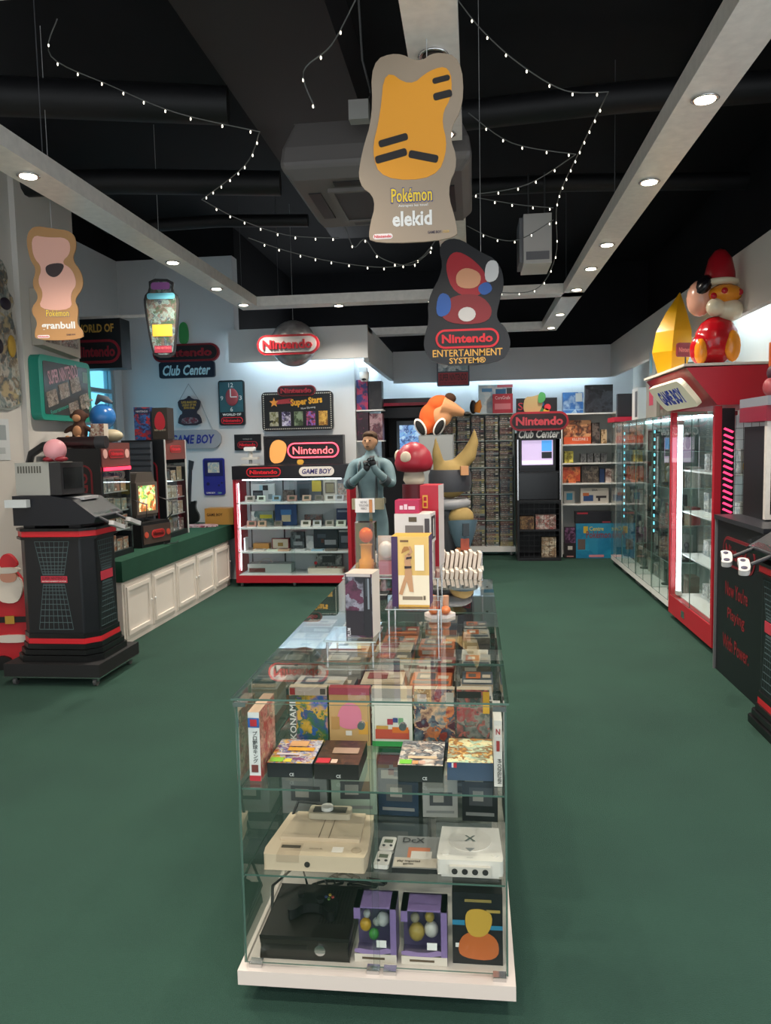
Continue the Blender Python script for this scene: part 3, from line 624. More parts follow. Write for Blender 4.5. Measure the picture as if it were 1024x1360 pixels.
# ------------------------------------------------------------------ signs on the rear-left wall (y = 9.5)
YW = 9.498
def wsign(name, label, px, py, Y=YW): p = FY(px, py, Y); return thing(name, label, 'sign', (p.x, Y, p.z))
t = wsign('club_sign', 'red pill sign over a dark plaque reading club center, left wall corner', 250, 500)
MB().prism(rrect(.72, .2, .03, 3, 0, .08), -.05, 0).build('plaque', M('#0e1a2e', .4), t)
lettering('Club Center', .62, .13, (0, -.051, .075), M('#bfe0e8', .3), t, bold=.03, slant=.2)
logo(t, .86, .22, 0, .29, -.01, ring=M('#7e1620', .4), inner=BLK, text=M('#8e1a26', .4), d=.05)
MB().prism(smooth_outline([(-.05, 0), (.05, 0), (.07, .14), (.04, .28), (-.05, .26), (-.06, .1)], 2), -.03, -.005).build('green_shape', M('#3f9a50', .4), t).location = (-.03, 0, .4)
t = wsign('hanging_plaque', 'small dark plaque with yellow lettering hung from a wire', 253, 565, 9.47)
MB().prism(smooth_outline([(-.16, 0), (.16, 0), (.14, .12), (.08, .16), (.14, .22), (.15, .32), (.04, .33), (0, .38), (-.04, .33), (-.15, .32), (-.14, .22), (-.08, .16), (-.14, .12)], 1), -.02, 0).build('board', M('#2a1d2a', .5), t)
lettering('SUPER MARIO RPG\nLEGEND OF THE\nSEVEN STARS', .2, .1, (0, -.021, .255), M('#d9a53c', .4), t, bold=.02)
MB().prism(smooth_outline([(-.12, .02), (.12, .02), (.1, .1), (-.1, .1)], 2), -.024, -.019).build('artwork', art(['#5a3a44', '#9a8a90', '#32242c', '#7a2030'], 30), t)
MB().tube([(-.12, -.01, .33), (0, -.01, .52), (.12, -.01, .33)], .004, 5).build('wire', M('#9a9a9a', .4, .5), t)
t = wsign('pill_sign', 'grey pill-shaped sign with blue lettering on the rear-left wall', 258, 597)
MB().prism(rrect(.74, .235, .117, 8, 0, .13), -.04, 0).build('board', M('#9c9fa6', .35), t)
lettering('GAME BOY', .56, .115, (0, -.041, .13), M('#28348f', .3), t, bold=.025, slant=.15, t=.004)
MB().tube([(.26, -.02, .24), (.1, -.01, .62)], .004, 5).build('wire', M('#9a9a9a', .4, .5), t)
t = wsign('wall_clock', 'tall dark teal clock sign with numbers over a red name panel', 310, 565)
MB().prism(rrect(.33, .56, .03, 3, 0, .28), -.045, 0).build('case', M('#1c2024', .35), t)
MB().box(-.15, .15, -.048, -.044, .165, .54).build('dial', M('#35606a', .3), t)
for s_, x, z in (('12', 0, .50), ('3', .12, .34), ('6', 0, .2), ('9', -.12, .34)): lettering(s_, .06 if s_ == '12' else .035, .055, (x, -.049, z), WHITE, t, bold=.01, name='numeral')
MB().ell((.01, -.05, .35), (.085, .02, .11)).build('red_shape', M('#a0434a', .5), t)
MB().box(-.006, .006, -.075, -.072, .35, .45).box(.0, .08, -.075, -.072, .345, .357).build('hands', WHITE, t)
lettering('WORLD OF', .24, .03, (0, -.046, .135), WHITE, t, bold=.03); logo(t, .28, .085, 0, .06, -.045, d=.006)
t = wsign('handheld_poster', 'purple-blue board shaped like a handheld console on the wall', 286, 658)
MB().prism(rrect(.28, .47, .03, 3, 0, .24), -.02, 0).build('board', M('#2b2f8c', .35), t)
MB().box(-.12, .12, -.023, -.019, .25, .45).build('bezel', M('#22265e', .3), t); MB().box(-.075, .075, -.025, -.022, .29, .42).build('screen', art(['#b9c6c8', '#7fa3b8', '#d7cfb8'], 30), t)
lettering('GAME BOY', .12, .02, (-.05, -.021, .035), WHITE, t, bold=.02); lettering('Color', .05, .02, (.07, -.021, .035), M('#8fd0b0', .4), t, bold=.02)
MB().cyl((-.08, -.023, .15), .022, .004, 'y', 12).cyl((.06, -.023, .13), .014, .004, 'y', 12).cyl((.1, -.023, .16), .014, .004, 'y', 12).build('buttons', M('#1c1f55', .4), t)
t = wsign('marquee_sign', 'wide black marquee sign with bulb border and five game covers', 397, 573)
MB().prism(rrect(.9, .48, .05, 4, 0, .25), -.06, 0).build('case', M('#131417', .35), t)
bl = MB()
for i in range(36):
    x = -.42+.84*i/35
    for z in (.035, .465): bl.box(x-.006, x+.006, -.064, -.06, z-.006, z+.006)
for i in range(16):
    z = .06+.38*i/15
    for x in (-.425, .425): bl.box(x-.006, x+.006, -.064, -.06, z-.006, z+.006)
tag(bl.build('bulb_border', M('#cfc9ba', .4), t), 'row of tiny pale bulbs', kind='stuff')
logo(t, .48, .13, 0, .5, -.02, ring=M('#7e1620', .4), inner=M('#2a1014', .4), text=M('#a32632', .4), d=.06)
lettering('Super Stars', .40, .11, (.12, -.062, .36), M('#e8a52c', .3), t, bold=.045, turn=5); lettering('Now Showing', .18, .03, (.14, -.062, .285), WHITE, t, turn=5)
st = [(-.29+(.06 if i % 2 == 0 else .026)*math.cos(PI/2+i*PI/5), .36+(.06 if i % 2 == 0 else .026)*math.sin(PI/2+i*PI/5)) for i in range(10)]
MB().prism(st, -.068, -.06).build('star', M('#e8943a', .4), t)
MB().prism([(-.26, .34), (-.05, .35), (-.1, .38), (-.06, .41), (-.26, .39)], -.066, -.06).build('star_tail', M('#a8323a', .4), t)
for i, cs in enumerate((['#1d1a18', '#6d6a3a', '#b9b6a0', '#3a3a20'], ['#c49a2c', '#5a4a8a', '#d8d0e0', '#2a2040'], ['#1a2416', '#4a5a3c', '#8a9a7a'], ['#4a3a7a', '#8a6ac0', '#c04a5a', '#2a2048'], ['#c08a2a', '#e0b050', '#8a5a1a'])):
    c = MB().box(-.35+.155*i, -.24+.155*i, -.068, -.06, .07, .245).build('game_cover', [art(cs, 14)], t)
t = wsign('small_black_sign', 'small black sign with red name pill left of the marquee', 330, 598)
MB().box(-.17, .17, -.03, 0, 0, .2).build('board', M('#101114', .4), t); logo(t, .26, .085, 0, .07, -.03, ring=M('#a01c28', .4), d=.006)
lettering('WORLD OF', .12, .02, (0, -.031, .14), GREY, t, bold=.02)
t = thing('security_camera', 'small white dome security camera under the fascia corner', 'camera', (-1.33, 9.4, 2.5))
MB().box(-.05, .05, .0, .1, .06, .12).build('mount', WHITE, t, bevel=.01); MB().lathe([(.001, -.06), (.04, -.05), (.06, 0), (.06, .06), (.001, .07)], 16, (.02, -.02, 0)).build('housing', WHITE, t)
MB().ell((.02, -.03, -.01), (.045, .045, .05)).build('dome', M('#22252a', .1), t)

# ------------------------------------------------------------------ display towers and gear on the counter (top z .74)
CT = .741
def tower(label, x, y, top, w_, d_, header, lit):
    t = thing('display_tower', label, 'display case', (x, y, CT)); h = top-CT
    # open glass front faces local -y; long dark side panel faces the room
    MB().box(-w_/2, -w_/2+.02, 0, d_, 0, h).box(w_/2-.02, w_/2, 0, d_, 0, h).box(-w_/2, w_/2, 0, d_, 0, .05).box(-w_/2, w_/2, .0, d_, h-.03, h).box(-w_/2, w_/2, d_-.02, d_, 0, h).build('cabinet_shell', M('#15171c', .4), t)
    for i in (1, 2, 3): MB().box(-w_/2+.02, w_/2-.02, .02, d_-.02, .05+i*(h-.32)/4, .06+i*(h-.32)/4).build('shelf', M('#9aa0a2', .3), t)
    MB().box(-w_/2+.005, w_/2-.005, -.008, 0, h-.21, h-.005).build('header_board', M('#6a3a36', .4), t)
    logo(t, w_*.52, .075, 0, h-.1, -.008, ring=M('#b8242e', .4), inner=M('#7a2a2c', .4), text=M('#c8303a', .4), d=.006)
    if header:
        for s in (-1, 1): MB().cyl((s*w_*.38, -.012, h-.1), .04, .006, 'y', 14).build('round_badge', M('#d8a8a0', .4), t)
        MB().box(-w_/2+.02, w_/2-.02, -.02, -.01, h-.245, h-.215).build('neon_strip', M('#ff3350', .4, emit=2.2), t)
    pane('glass_door', t, -w_/2+.02, w_/2-.02, -.004, 0, .05, h-.25, GLASS2)
    return t, h
def shelf_goods(root_label, x, y, z, n, wid, dep, hts, pal, where, rz=0):
    for i in range(n):
        w1 = wid/n*.86; hh = random.uniform(*hts); cs = random.sample(pal, 4)
        u = -wid/2+wid*(i+.5)/n; px, py = x+u*math.cos(rz), y+u*math.sin(rz)
        carton('%s, %s from the left on %s' % (root_label, ORD[i], where), (w1, dep, hh), (px, py, z), rz, body=cs[0], front=art(cs, 22),
               patches=[('f', .1, .9, .8, .95, cs[3]), ('f', .1, .35, .06, .2, '#e0ded8')], name='packaged_toy', cat='toy', group=where)
PAL = ['#8a8478', '#c9c2b4', '#4a4642', '#a86a4a', '#5a6a72', '#d6d2ca', '#6a4a44', '#988a6a', '#2e2c30', '#b89a7a', '#7a8a84']
t1, h1 = tower('black display tower with glowing pink strip beside the demo pod', -3.13, 6.48, 1.75, .55, .48, True, 0)
t2, h2 = tower('black display tower with white-edged front farther along the counter', -3.2, 8.02, 1.78, .58, .46, False, 0)
for (t, h, d_, w_) in ((t1, h1, .48, .55), (t2, h2, .46, .58)):      # tall lettered side facing the shop front
    t.rotation_euler[2] = PI/2
    pl = MB().box(-w_/2-.012, -w_/2, 0, d_, 0, h).build('side_panel', M('#14161b', .4), t)
    q = rrect(.17, .80, .08, 6, .16, .42); r_ = rrect(.14, .77, .065, 6, .16, .42)
    MB().prism(q, -w_/2-.016, -w_/2-.012, 'x').prism(r_, -w_/2-.018, -w_/2-.013, 'x', m=1).build('ring', [M('#8b1a26', .4), BLK], pl)
    lettering('Nintendo', .66, .09, (-w_/2-.0185, .16, .42), M('#8b1a26', .4), pl, 'l', bold=.025, turn=90)
for i in range(4):
    zz = CT + (.0505 if i == 0 else .0605+i*(h1-.32)/4)
    shelf_goods('pale boxed figure', -3.21, 6.48, zz, 4, .49, .1, (.10, .145), PAL, 'shelf %s of the glowing tower' % ('one', 'two', 'three', 'four')[i], PI/2)
    zz = CT + (.0505 if i == 0 else .0605+i*(h2-.32)/4)
    shelf_goods('clear-packed accessory', -3.28, 8.02, zz, 3, .5, .1, (.11, .15), PAL, 'shelf %s of the white-edged tower' % ('one', 'two', 'three', 'four')[i], PI/2)
for x in (-.29, .28): MB().box(x, x+.01, -.012, .0, 0, h2).build('white_edge', WHITE, t2)
MB().box(-.2, .1, .40, .41, .1, h2-.3).build('light_panel', M('#e6f2ea', .4, emit=1.2), t2)
t = thing('ribbed_panel', 'grey ribbed roller panel between the two display towers', 'display panel', (-3.3, 7.62, CT))
MB().box(-.22, .0, 0, .05, 0, 1.02).build('panel', M('#3f444c', .5), t)
for i in range(12): MB().box(-.22, .0, -.012, 0, .3+.06*i, .34+.06*i).build('slat', M('#4b515a', .5), t)
# CRT demo unit facing the aisle
t = thing('crt_demo_unit', 'dark tabletop demo unit with glowing crt screen on the counter', 'game kiosk', (-3.1, 7.2, CT), math.radians(76))
MB().prism([(-.16, .28), (.16, .28), (.16, .60), (.1, .72), (-.12, .72), (-.16, .62)], .1, .42).build('crt_casing', M('#5b534c', .45), t, bevel=.015)
framebox(MB(), -.16, .16, .085, .1, .31, .62, .03).build('bezel', M('#6a6058', .4), t)
MB().box(-.13, .13, .09, .1, .34, .59).build('screen', art(['#e8d860', '#5aa050', '#f0f0b0', '#c06030', '#2a6a3a', '#f4e87a'], 9, emit=1.1), t)
MB().box(-.22, .22, .0, .4, 0, .24).build('base_unit', M('#17181b', .45), t, bevel=.01); MB().box(-.2, .22, -.008, .0, .03, .21).build('front_plate', M('#4a3c36', .4), t)
logo(t, .2, .08, .02, .12, -.008, ring=M('#d03a3a', .4), inner=M('#a82826', .4), text=M('#5a1a18', .4), d=.006)
for x in (-.16, .18): MB().cyl((x, -.014, .12), .03, .006, 'y', 12).build('round_badge', M('#c8503c', .4), t)
for x in (-.2, .2): MB().tube([(x, .02, .24), (x, -.05, .30), (x, -.06, .42), (x, .1, .46)], .007, 6).build('guard_bar', M('#2a2a2c', .4), t)
MB().tube([(.1, -.01, .02), (.02, -.08, .012), (.14, -.12, .012), (.3, -.04, .012)], .004, 6).build('cable', BLK, t)
# toys on the towers
t = thing('plush_monkey', 'brown plush monkey with peach belly sitting on the glowing tower', 'plush toy', (-3.43, 6.45, 1.751))
FUR = M('#4f3226', .9)
MB().ell((0, 0, .1), (.07, .06, .1)).ell((0, 0, .23), (.065, .06, .065)).ell((-.07, 0, .235), (.022, .012, .025)).ell((.07, 0, .235), (.022, .012, .025)).ell((-.09, -.02, .12), (.06, .022, .022), tilt=(0, -.6, 0)).ell((.09, -.02, .12), (.06, .022, .022), tilt=(0, .6, 0)).ell((-.05, -.06, .03), (.03, .07, .028)).ell((.05, -.06, .03), (.03, .07, .028)).build('body', FUR, t, remesh=.008)
MB().ell((0, -.05, .1), (.04, .025, .05)).ell((0, -.05, .215), (.038, .028, .032)).ell((-.05, -.125, .035), (.024, .02, .03)).ell((.05, -.125, .035), (.024, .02, .03)).build('peach_patches', M('#c08a62', .9), t)
t = thing('ball_toy', 'shiny blue ball toy on a tan stand above the glowing tower', 'toy', (-3.5, 6.62, 1.751))
MB().ell((.2, .0, .23), .115, n=20, k=12).build('ball', M('#2d6fb4', .25), t)
MB().ell((.26, 0, .06), (.12, .09, .06)).build('stand', M('#b3a68a', .5), t); MB().ell((.16, -.1, .06), (.045, .03, .06)).build('white_shoe', M('#d8d8d4', .4), t)
MB().tube([(.14, 0, .34), (.18, 0, .40), (.25, 0, .38), (.3, 0, .35)], [.01, .035, .03, .01], 8).build('grey_knot', M('#5a6068', .6), t); MB().tube([(.1, -.05, .3), (.07, -.06, .36), (.14, -.05, .38)], .01, 6).build('band', LGREY, t)
carton('small clear-fronted orange box beside the plush monkey', (.12, .08, .16), (-3.225, 6.4, 1.751), 0, body='#c9bfb0', front=art(['#b06a3a', '#d8c8b0', '#8a3a2a', '#e0d8cc'], 22), name='toy_box', cat='toy box')
carton('tall blue and red toy box on the white-edged tower', (.17, .2, .34), (-3.45, 7.86, 1.782), .15, body='#1d3a78', front=art(['#1d3a78', '#3a6ab0', '#12244e', '#b02a30'], 14), patches=[('f', .05, .95, .8, .95, '#16264e')], letters=[('f', 'NINTENDO', .5, .87, .12, .02, '#d8dce8')], name='toy_box', cat='toy box')
t = carton('dark toy box with red rounded figure front beside the blue box', (.16, .2, .33), (-3.25, 7.86, 1.782), .05, body='#2a2420', front='#3a332c', letters=[('f', 'NINTENDO', .5, .3, .12, .02, '#d8c8a8')], name='toy_box', cat='toy box')
MB().prism(smooth_outline([(-.05, .1), (.05, .1), (.06, .22), (.0, .31), (-.06, .22)], 2), -.104, -.1).build('red_shape', M('#c8303c', .4), t)
# guitar, mat, carton
t = thing('guitar_controller', 'black toy guitar standing upright against the rear-left wall', 'guitar', (-3.55, 9.28, CT), 0)
MB().prism(smooth_outline([(-.11, .0), (.1, .0), (.13, .1), (.07, .2), (.1, .3), (.02, .27), (-.04, .33), (-.09, .28), (-.06, .18), (-.13, .1)], 2), 0, .045).build('body', M('#0f1012', .3), t, bevel=.008)
MB().prism([(-.02, .25), (.02, .25), (.055, .68), (.015, .69)], -.006, .02).build('neck', M('#2a2b2e', .4), t); MB().prism([(.01, .68), (.06, .675), (.085, .78), (.02, .8)], -.004, .02).build('headstock', M('#2e2f32', .4), t)
t = thing('dance_mat', 'folded pink and black game mat lying on the counter end', 'mat', (-3.3, 8.95, CT)); MB().prism(smooth_outline([(-.22, -.12), (.2, -.14), (.24, .1), (-.2, .12)], 2), 0, .02, 'z').build('mat', [art(['#1a1418', '#b04a68', '#e0c8cc', '#5a2030'], 16)], t)
carton('tan carton with dark lettering at the far end of the counter', (.36, .22, .2), (-3.12, 9.25, CT), 0, body='#b07f3c', front='#b8863e', letters=[('f', 'GAME BOY', .35, .62, .2, .035, '#2a1a10')], name='carton')

# ------------------------------------------------------------------ red display case by the rear-left wall
RX, RY = -2.16, 8.95
t = thing('red_display_case', 'red framed glass display case with black header on small wheels', 'display case', (RX, RY, 0))
RM = M('#b3182a', .4)
MB().box(-.71, .71, 0, .45, .05, .14).build('plinth', RM, t, bevel=.006)
for s in (-1, 1): MB().box(s*.71-.04 if s > 0 else -.71, .71 if s > 0 else -.67, 0, .45, .14, 1.3).build('side_post', RM, t)
MB().box(-.71, .71, -.02, .45, 1.3, 1.46).build('header', M('#14131a', .35), t, bevel=.005)
MB().box(-.67, .67, .42, .45, .14, 1.3).build('back_panel', M('#c7ccd0', .5), t)
for x in (-.62, -.2): MB().box(x-.008, x+.008, .412, .42, .16, 1.28).build('shelf_upright', DGREY, t)
logo(t, .42, .11, -.32, 1.385, -.02, ring=M('#c8222e', .4), d=.008)
MB().prism(rrect(.42, .11, .054, 8, .32, 1.385), -.028, -.02).build('name_pill', M('#e0d8d2', .4), t); lettering('GAME BOY', .35, .06, (.32, -.0285, 1.385), M('#32246e', .4), t, bold=.025, slant=.15)
SH = [1.02, .715, .425]
for z in SH:
    s = MB().box(-.67, .67, .03, .42, z-.02, z).build('shelf', M('#dfe6e8', .3), t)
MB().box(-.67, .67, .0, .42, .14, .15).build('floor_board', M('#cfd4d6', .4), t)
for (a, b, y) in ((-.67, .02, .012), (-.02, .67, .003)): pane('glass_door', t, a, b, y, y+.005, .155, 1.3, GLASS2)
TB2 = M('#eaf8ff', .3, emit=14.0)
MB().cyl((-.655, .05, .2), .006, 1.05, 'z', 8).build('tube_lamp', TB2, t); MB().cyl((-.6, .035, 1.292), .006, 1.2, 'x', 8).build('tube_lamp', TB2, t)
for x in (-.65, 0, .65): caster(t, x, .05, .05, .022, M('#6a6a6a', .4))
def rc(label, w_, h_, u, z, body, front, d_=.05, y=.3, tilt=0, **k):
    return carton(label + ' in the red case', (w_, d_, h_), (RX+u, RY+y, z+.0005), 0, body=body, front=front, **k)
rc('white box with black checkered print on the top shelf', .3, .21, -.42, SH[0], '#d8dcd8', '#d6dcda', patches=[('f', .08, .5, .1, .62, '#22262a'), ('f', .5, .72, .62, .92, '#1e2226'), ('f', .36, .5, .62, .92, '#9cc4d0'), ('f', .72, .9, .1, .4, '#8a9a9c'), ('f', .12, .46, .3, .5, '#5a6468')])
rc('small dark box in the middle of the top shelf', .14, .13, -.1, SH[0], '#2c2a2c', art(['#2a2828', '#8a8078', '#4a3a34'], 30))
rc('slate box with yellow corner on the top shelf', .3, .24, .16, SH[0], '#3f4a50', '#46525a', patches=[('f', .62, 1, .45, 1, '#e2c42c'), ('f', .1, .5, .15, .6, '#2a3036')])
rc('beige framed handheld box on the top shelf', .17, .27, .42, SH[0], '#d6ccb8', '#d9d0be', patches=[('f', .15, .85, .3, .8, '#6a5a40'), ('f', .22, .78, .36, .74, '#a89a70')])
rc('pale orange-print box at the right end of the top shelf', .15, .2, .59, SH[0], '#d8d4cc', art(['#e0dcd4', '#c87a3a', '#d8d0c0', '#8a7a60'], 26))
rc('pale green box with yellow lettering on the second shelf', .28, .18, -.44, SH[1], '#8a9a94', art(['#9aaaa6', '#8aa09c', '#4a6a6a', '#c8d0c8'], 7), patches=[('f', .4, .95, .5, .75, '#d8d23c')])
rc('dark blue box with pale round shape on the second shelf', .27, .26, -.14, SH[1], '#24406e', '#2a4a80', patches=[('f', .3, .72, .18, .62, '#dccfae'), ('f', .26, .76, .5, .75, '#4a86c8')])
rc('black box in the middle of the second shelf', .22, .13, .2, SH[1], '#26262a', art(['#2a2a2e', '#6a6a70', '#3a3236', '#8a5a50'], 26))
rc('navy box at the right end of the second shelf', .16, .2, .57, SH[1], '#1c2a58', '#24356c', patches=[('f', .1, .9, .78, .9, '#a8b4d0')])
rc('flat orange box on the third shelf', .2, .07, -.46, SH[2], '#c98a3c', '#d09444', d_=.1)
rc('cream box with red border on the third shelf', .22, .13, -.22, SH[2], '#8a2c30', '#8a2c30', patches=[('f', .06, .94, .08, .92, '#e6dcc8'), ('f', .35, .65, .25, .6, '#a8863c')])
rc('grey photo box on the third shelf', .16, .21, .0, SH[2], '#4a5258', art(['#5a646c', '#7a858a', '#2c3238', '#4a545a'], 7), patches=[('f', .15, .85, .2, .42, '#b8c0c4'), ('f', .3, .7, .6, .8, '#98a2a8')])
rc('white upright accessory pack on the third shelf', .09, .16, .15, SH[2], '#d4dadc', art(['#d8dee0', '#c0c8cc', '#eef0f0'], 8))
rc('left dark navy console box on the third shelf', .3, .24, .35-.0, SH[2], '#1a2430', '#1e2a38', patches=[('f', .45, .92, .2, .45, '#b4bac0'), ('f', .15, .5, .55, .75, '#4a5464'), ('f', .3, .42, .3, .5, '#6a3a34')])
rc('right dark navy console box on the third shelf', .15, .24, .585, SH[2], '#1a2430', '#202c3e', patches=[('f', .05, .95, .85, .93, '#c8ccd0'), ('f', .2, .9, .3, .65, '#8a94a4')])
HC = [('#a8a49c', 'grey'), ('#d4e0d4', 'pale green'), ('#8fb0c4', 'light blue'), ('#b08478', 'pinkish'), ('#c8a890', 'tan'), ('#6a645e', 'dark grey'), ('#dcd8d0', 'white'), ('#c4c8cc', 'silver')]
for si, (z, us) in enumerate(((SH[0], (-.54, -.4, -.21, -.02, .16, .31, .45, .56)), (SH[1], (-.53, -.4, -.2, .14, .28, .43, .57)))):
    for i, u in enumerate(us):
        c, cn = HC[(i + si*3) % 8]; w_ = .105 if i % 3 else .12
        o = thing('handheld_game', '%s handheld game, %s from left on the %s shelf, red case' % (cn, ORD[i], ('top', 'second')[si]), 'handheld game', (RX+u, RY+.12, z+.001), group='handheld games in the red display case')
        b = MB().prism([(-w_/2, 0), (w_/2, 0), (w_/2, .07), (-w_/2, .07)], -.012, .012).build('case', M(c, .4), o, bevel=.005); b.rotation_euler[0] = math.radians(-14); b.location = (0, 0, .004)
        MB().box(-w_*.28, w_*.28, -.0135, -.012, .02, .055).build('screen', M('#54584c', .2), b)
        MB().box(-w_*.45, w_*.45, -.02, .03, 0, .004).build('stand', WHITE, o)
for i, u in enumerate((-.44, -.27, -.13, .06, .28, .45)):
    c, cn = HC[(i*3+6) % 8]
    o = carton('flat %s accessory, %s from left on the third shelf, red case' % (cn, ORD[i]), (.14, .1, .022), (RX+u, RY+.1, SH[2]+.0005), 0, body=c, patches=[('t', .2, .8, .25, .75, '#6a6a68')], name='accessory', cat='accessory')
carton('white folded card leaning at the left of the third shelf in the red display case', (.02, .12, .16), (RX-.62, RY+.16, SH[2]+.0005), 0, body='#dfe6ea', name='card', cat='card')
t = thing('boxed_console', 'clear-wrapped grey console box at the bottom left of the red display case', 'box', (RX-.33, RY+.22, .151))
MB().box(-.27, .27, -.1, .1, 0, .11).build('wrap', M('#aab4b2', .2), t, bevel=.01); MB().box(-.25, -.05, -.103, -.1, .01, .06).build('label_panel', M('#5a2f2c', .4), t); MB().tube([(-.15, 0, .11), (-.1, 0, .16), (-.02, 0, .16), (.02, 0, .11)], .008, 6).build('handle', LGREY, t)
t = thing('arcade_stick', 'beige joystick controller with red ball top in the red display case', 'controller', (RX+.37, RY+.16, .151))
MB().prism(rrect(.44, .2, .05, 4), 0, .06, 'z').build('base', M('#d6cfc0', .4), t, bevel=.01); MB().cyl((-.13, 0, .06), .008, .04, 'z', 8).build('stick', DGREY, t); MB().ell((-.13, 0, .115), .02).build('ball_top', M('#c02838', .3), t)
MB().cyl((.02, .0, .06), .014, .008, 'z', 10).cyl((.07, .02, .06), .014, .008, 'z', 10).cyl((.12, .0, .06), .014, .008, 'z', 10).build('buttons', M('#c86a70', .4), t)
carton('grey console carton standing behind the joystick in the red display case', (.32, .1, .2), (RX+.38, RY+.33, .151), 0, body='#6d7072', front=art(['#6d7072', '#a8acac', '#3c3e40', '#8a8d8e'], 10), patches=[('f', .25, .75, .5, .92, '#2a2c2e')])
# neon sign and small stand on the case
t = thing('neon_sign', 'black light box with glowing pink pill lettering on the red display case', 'neon sign', (-2.05, 9.2, 1.461))
MB().box(-.49, .49, 0, .14, 0, .35).build('case', M('#101014', .35), t, bevel=.006)
framebox(MB(), -.49, .49, -.012, 0, 0, .35, .02).build('case_frame', M('#1d1c20', .4), t)
NEON = M('#ff4a5e', .4, emit=2.6)
pts = rrect(.62, .17, .084, 8, .12, .17); MB().tube([(x, -.012, z) for x, z in pts+pts[:1]], .009, 6).build('neon_ring', NEON, t)
lettering('Nintendo', .5, .09, (.12, -.008, .17), M('#ff6a72', .4, emit=1.6), t, bold=.005, t=.004)
MB().prism(smooth_outline([(-.42, .02), (-.27, .02), (-.22, .12), (-.2, .26), (-.32, .32), (-.42, .24)], 2), -.01, -.001).build('lit_shape', M('#e09a52', .4, emit=.45), t)
MB().prism(smooth_outline([(-.08, .0), (.0, .0), (.0, .06), (-.08, .06)], 2), -.02, -.001).build('yellow_shape', M('#d8a43c', .4), t)
t = thing('handheld_stand', 'white and grey tabletop game viewer on the red display case', 'game console', (-2.7, 9.15, 1.461))
MB().box(-.1, .1, -.06, .06, 0, .02).build('foot', LGREY, t); MB().cyl((0, 0, .02), .02, .1, 'z', 10).build('stem', GREY, t); MB().box(-.1, .1, -.04, .05, .07, .1).build('tray', LGREY, t, bevel=.006); MB().prism(rrect(.13, .05, .02, 4, 0, .2), -.05, .04).build('visor', WHITE, t, bevel=.006); MB().cyl((0, 0, .1), .03, .08, 'z', 10).build('neck', LGREY, t)
# --- next section ---
# ================================================================== the glass island case in the middle
CX0, CX1, CY0, CY1, CB, CTOP = -.71, .085, 2.14, 4.1, .115, .943
S1, S2 = .394, .665
t = thing('glass_island_case', 'long glass display case on a white wheeled base in mid-floor', 'display case', (0, 0, 0))
MB().box(CX0-.012, CX1+.02, CY0-.022, CY1+.02, .07, CB).build('base_board', M('#d6cbc2', .5), t, bevel=.004)
for x in (CX0+.08, CX1-.06):
    for y in (CY0+.1, (CY0+CY1)/2, CY1-.1): caster(t, x, y, .07, .034, BLK)
g = .006
xm = (CX0+CX1)/2
pane('front_door', t, CX0+.004, xm+.02, CY0, CY0+g, CB+.012, CTOP-.012); pane('front_door', t, xm-.0, CX1-.004, CY0+.009, CY0+.009+g, CB+.012, CTOP-.012)
pane('side_pane', t, CX0, CX0+g, CY0+.02, 3.1, CB, CTOP); pane('side_pane', t, CX0, CX0+g, 3.11, CY1, CB, CTOP)
pane('side_pane', t, CX1-g, CX1, CY0+.02, 3.1, CB, CTOP); pane('side_pane', t, CX1-g, CX1, 3.11, CY1, CB, CTOP)
pane('back_pane', t, CX0, CX1, CY1, CY1+g, CB, CTOP); pane('partition_pane', t, CX0+g, CX1-g, 3.1, 3.106, CB, CTOP)
for z in (S1, S2):
    for (a, b) in ((CY0+.025, 3.097), (3.112, CY1-.01)): pane('glass_shelf', t, CX0+g+.001, CX1-g-.001, a, b, z-.007, z-.001)
for (a, b) in ((CY0-.008, 2.515), (2.52, 3.298), (3.303, CY1+.02)): pane('top_pane', t, CX0-.006, CX1+.006, a, b, CTOP, CTOP+g)
for (x, z) in ((CX0+.02, CB), (CX1-.045, CB), (xm-.02, CB), (xm+.03, CB), (CX0+.0, CTOP-.02), (CX1-.04, CTOP-.02)): MB().box(x, x+.038, CY0-.006, CY0+.022, z, z+.014).build('metal_clip', CHROME, t)
for x in (-.33, -.21): MB().cyl((x, CY0-.012, .875), .011, .013, 'y', 14).build('lock', CHROME, t)
for (x, y) in ((-.6, 2.48), (-.62, 3.25), (.05, 3.32), (.06, 3.9), (.02, 4.06), (-.62, 4.06)): MB().cyl((x, y, CTOP+g), .006, .002, 'z', 10).build('bumper', DBLK, t)
# ---- top shelf, front
Z = S2 + .0005
SPINE = dict(name='game_box')
carton('upright white game box with japanese lettering at the left end of the top shelf', (.035, .18, .215), (-.672, 2.30, Z), 0, body='#dfe0e0', front='#e6e6e6', top='#c9a890', side=art(['#c85a5a', '#e0c8a8', '#7a4a3a', '#d89a8a', '#b03a3a'], 22),
       patches=[('f', 0, 1, .0, .08, '#c02838'), ('f', 0, 1, .78, .92, '#2f62b0'), ('f', .2, .8, .8, .9, '#c02838'), ('f', .2, .8, .13, .24, '#7a3a38')], letters=[('f', '\n'.join('プロ野球キング'), .6, .5, .016, .1, '#22242c')])
ARTP = art(['#2a2430', '#c85a3a', '#e0c05a', '#3a5aa0', '#d8d0d0', '#7a3a6a'], 26)
def flatbox(label, x0, x1, y0, h_, body, tp, **k):
    w_ = x1-x0-.004; return carton(label, (w_, .19, h_), ((x0+x1)/2, y0+.095, Z), 0, body=body, front=body, top=tp, **k)
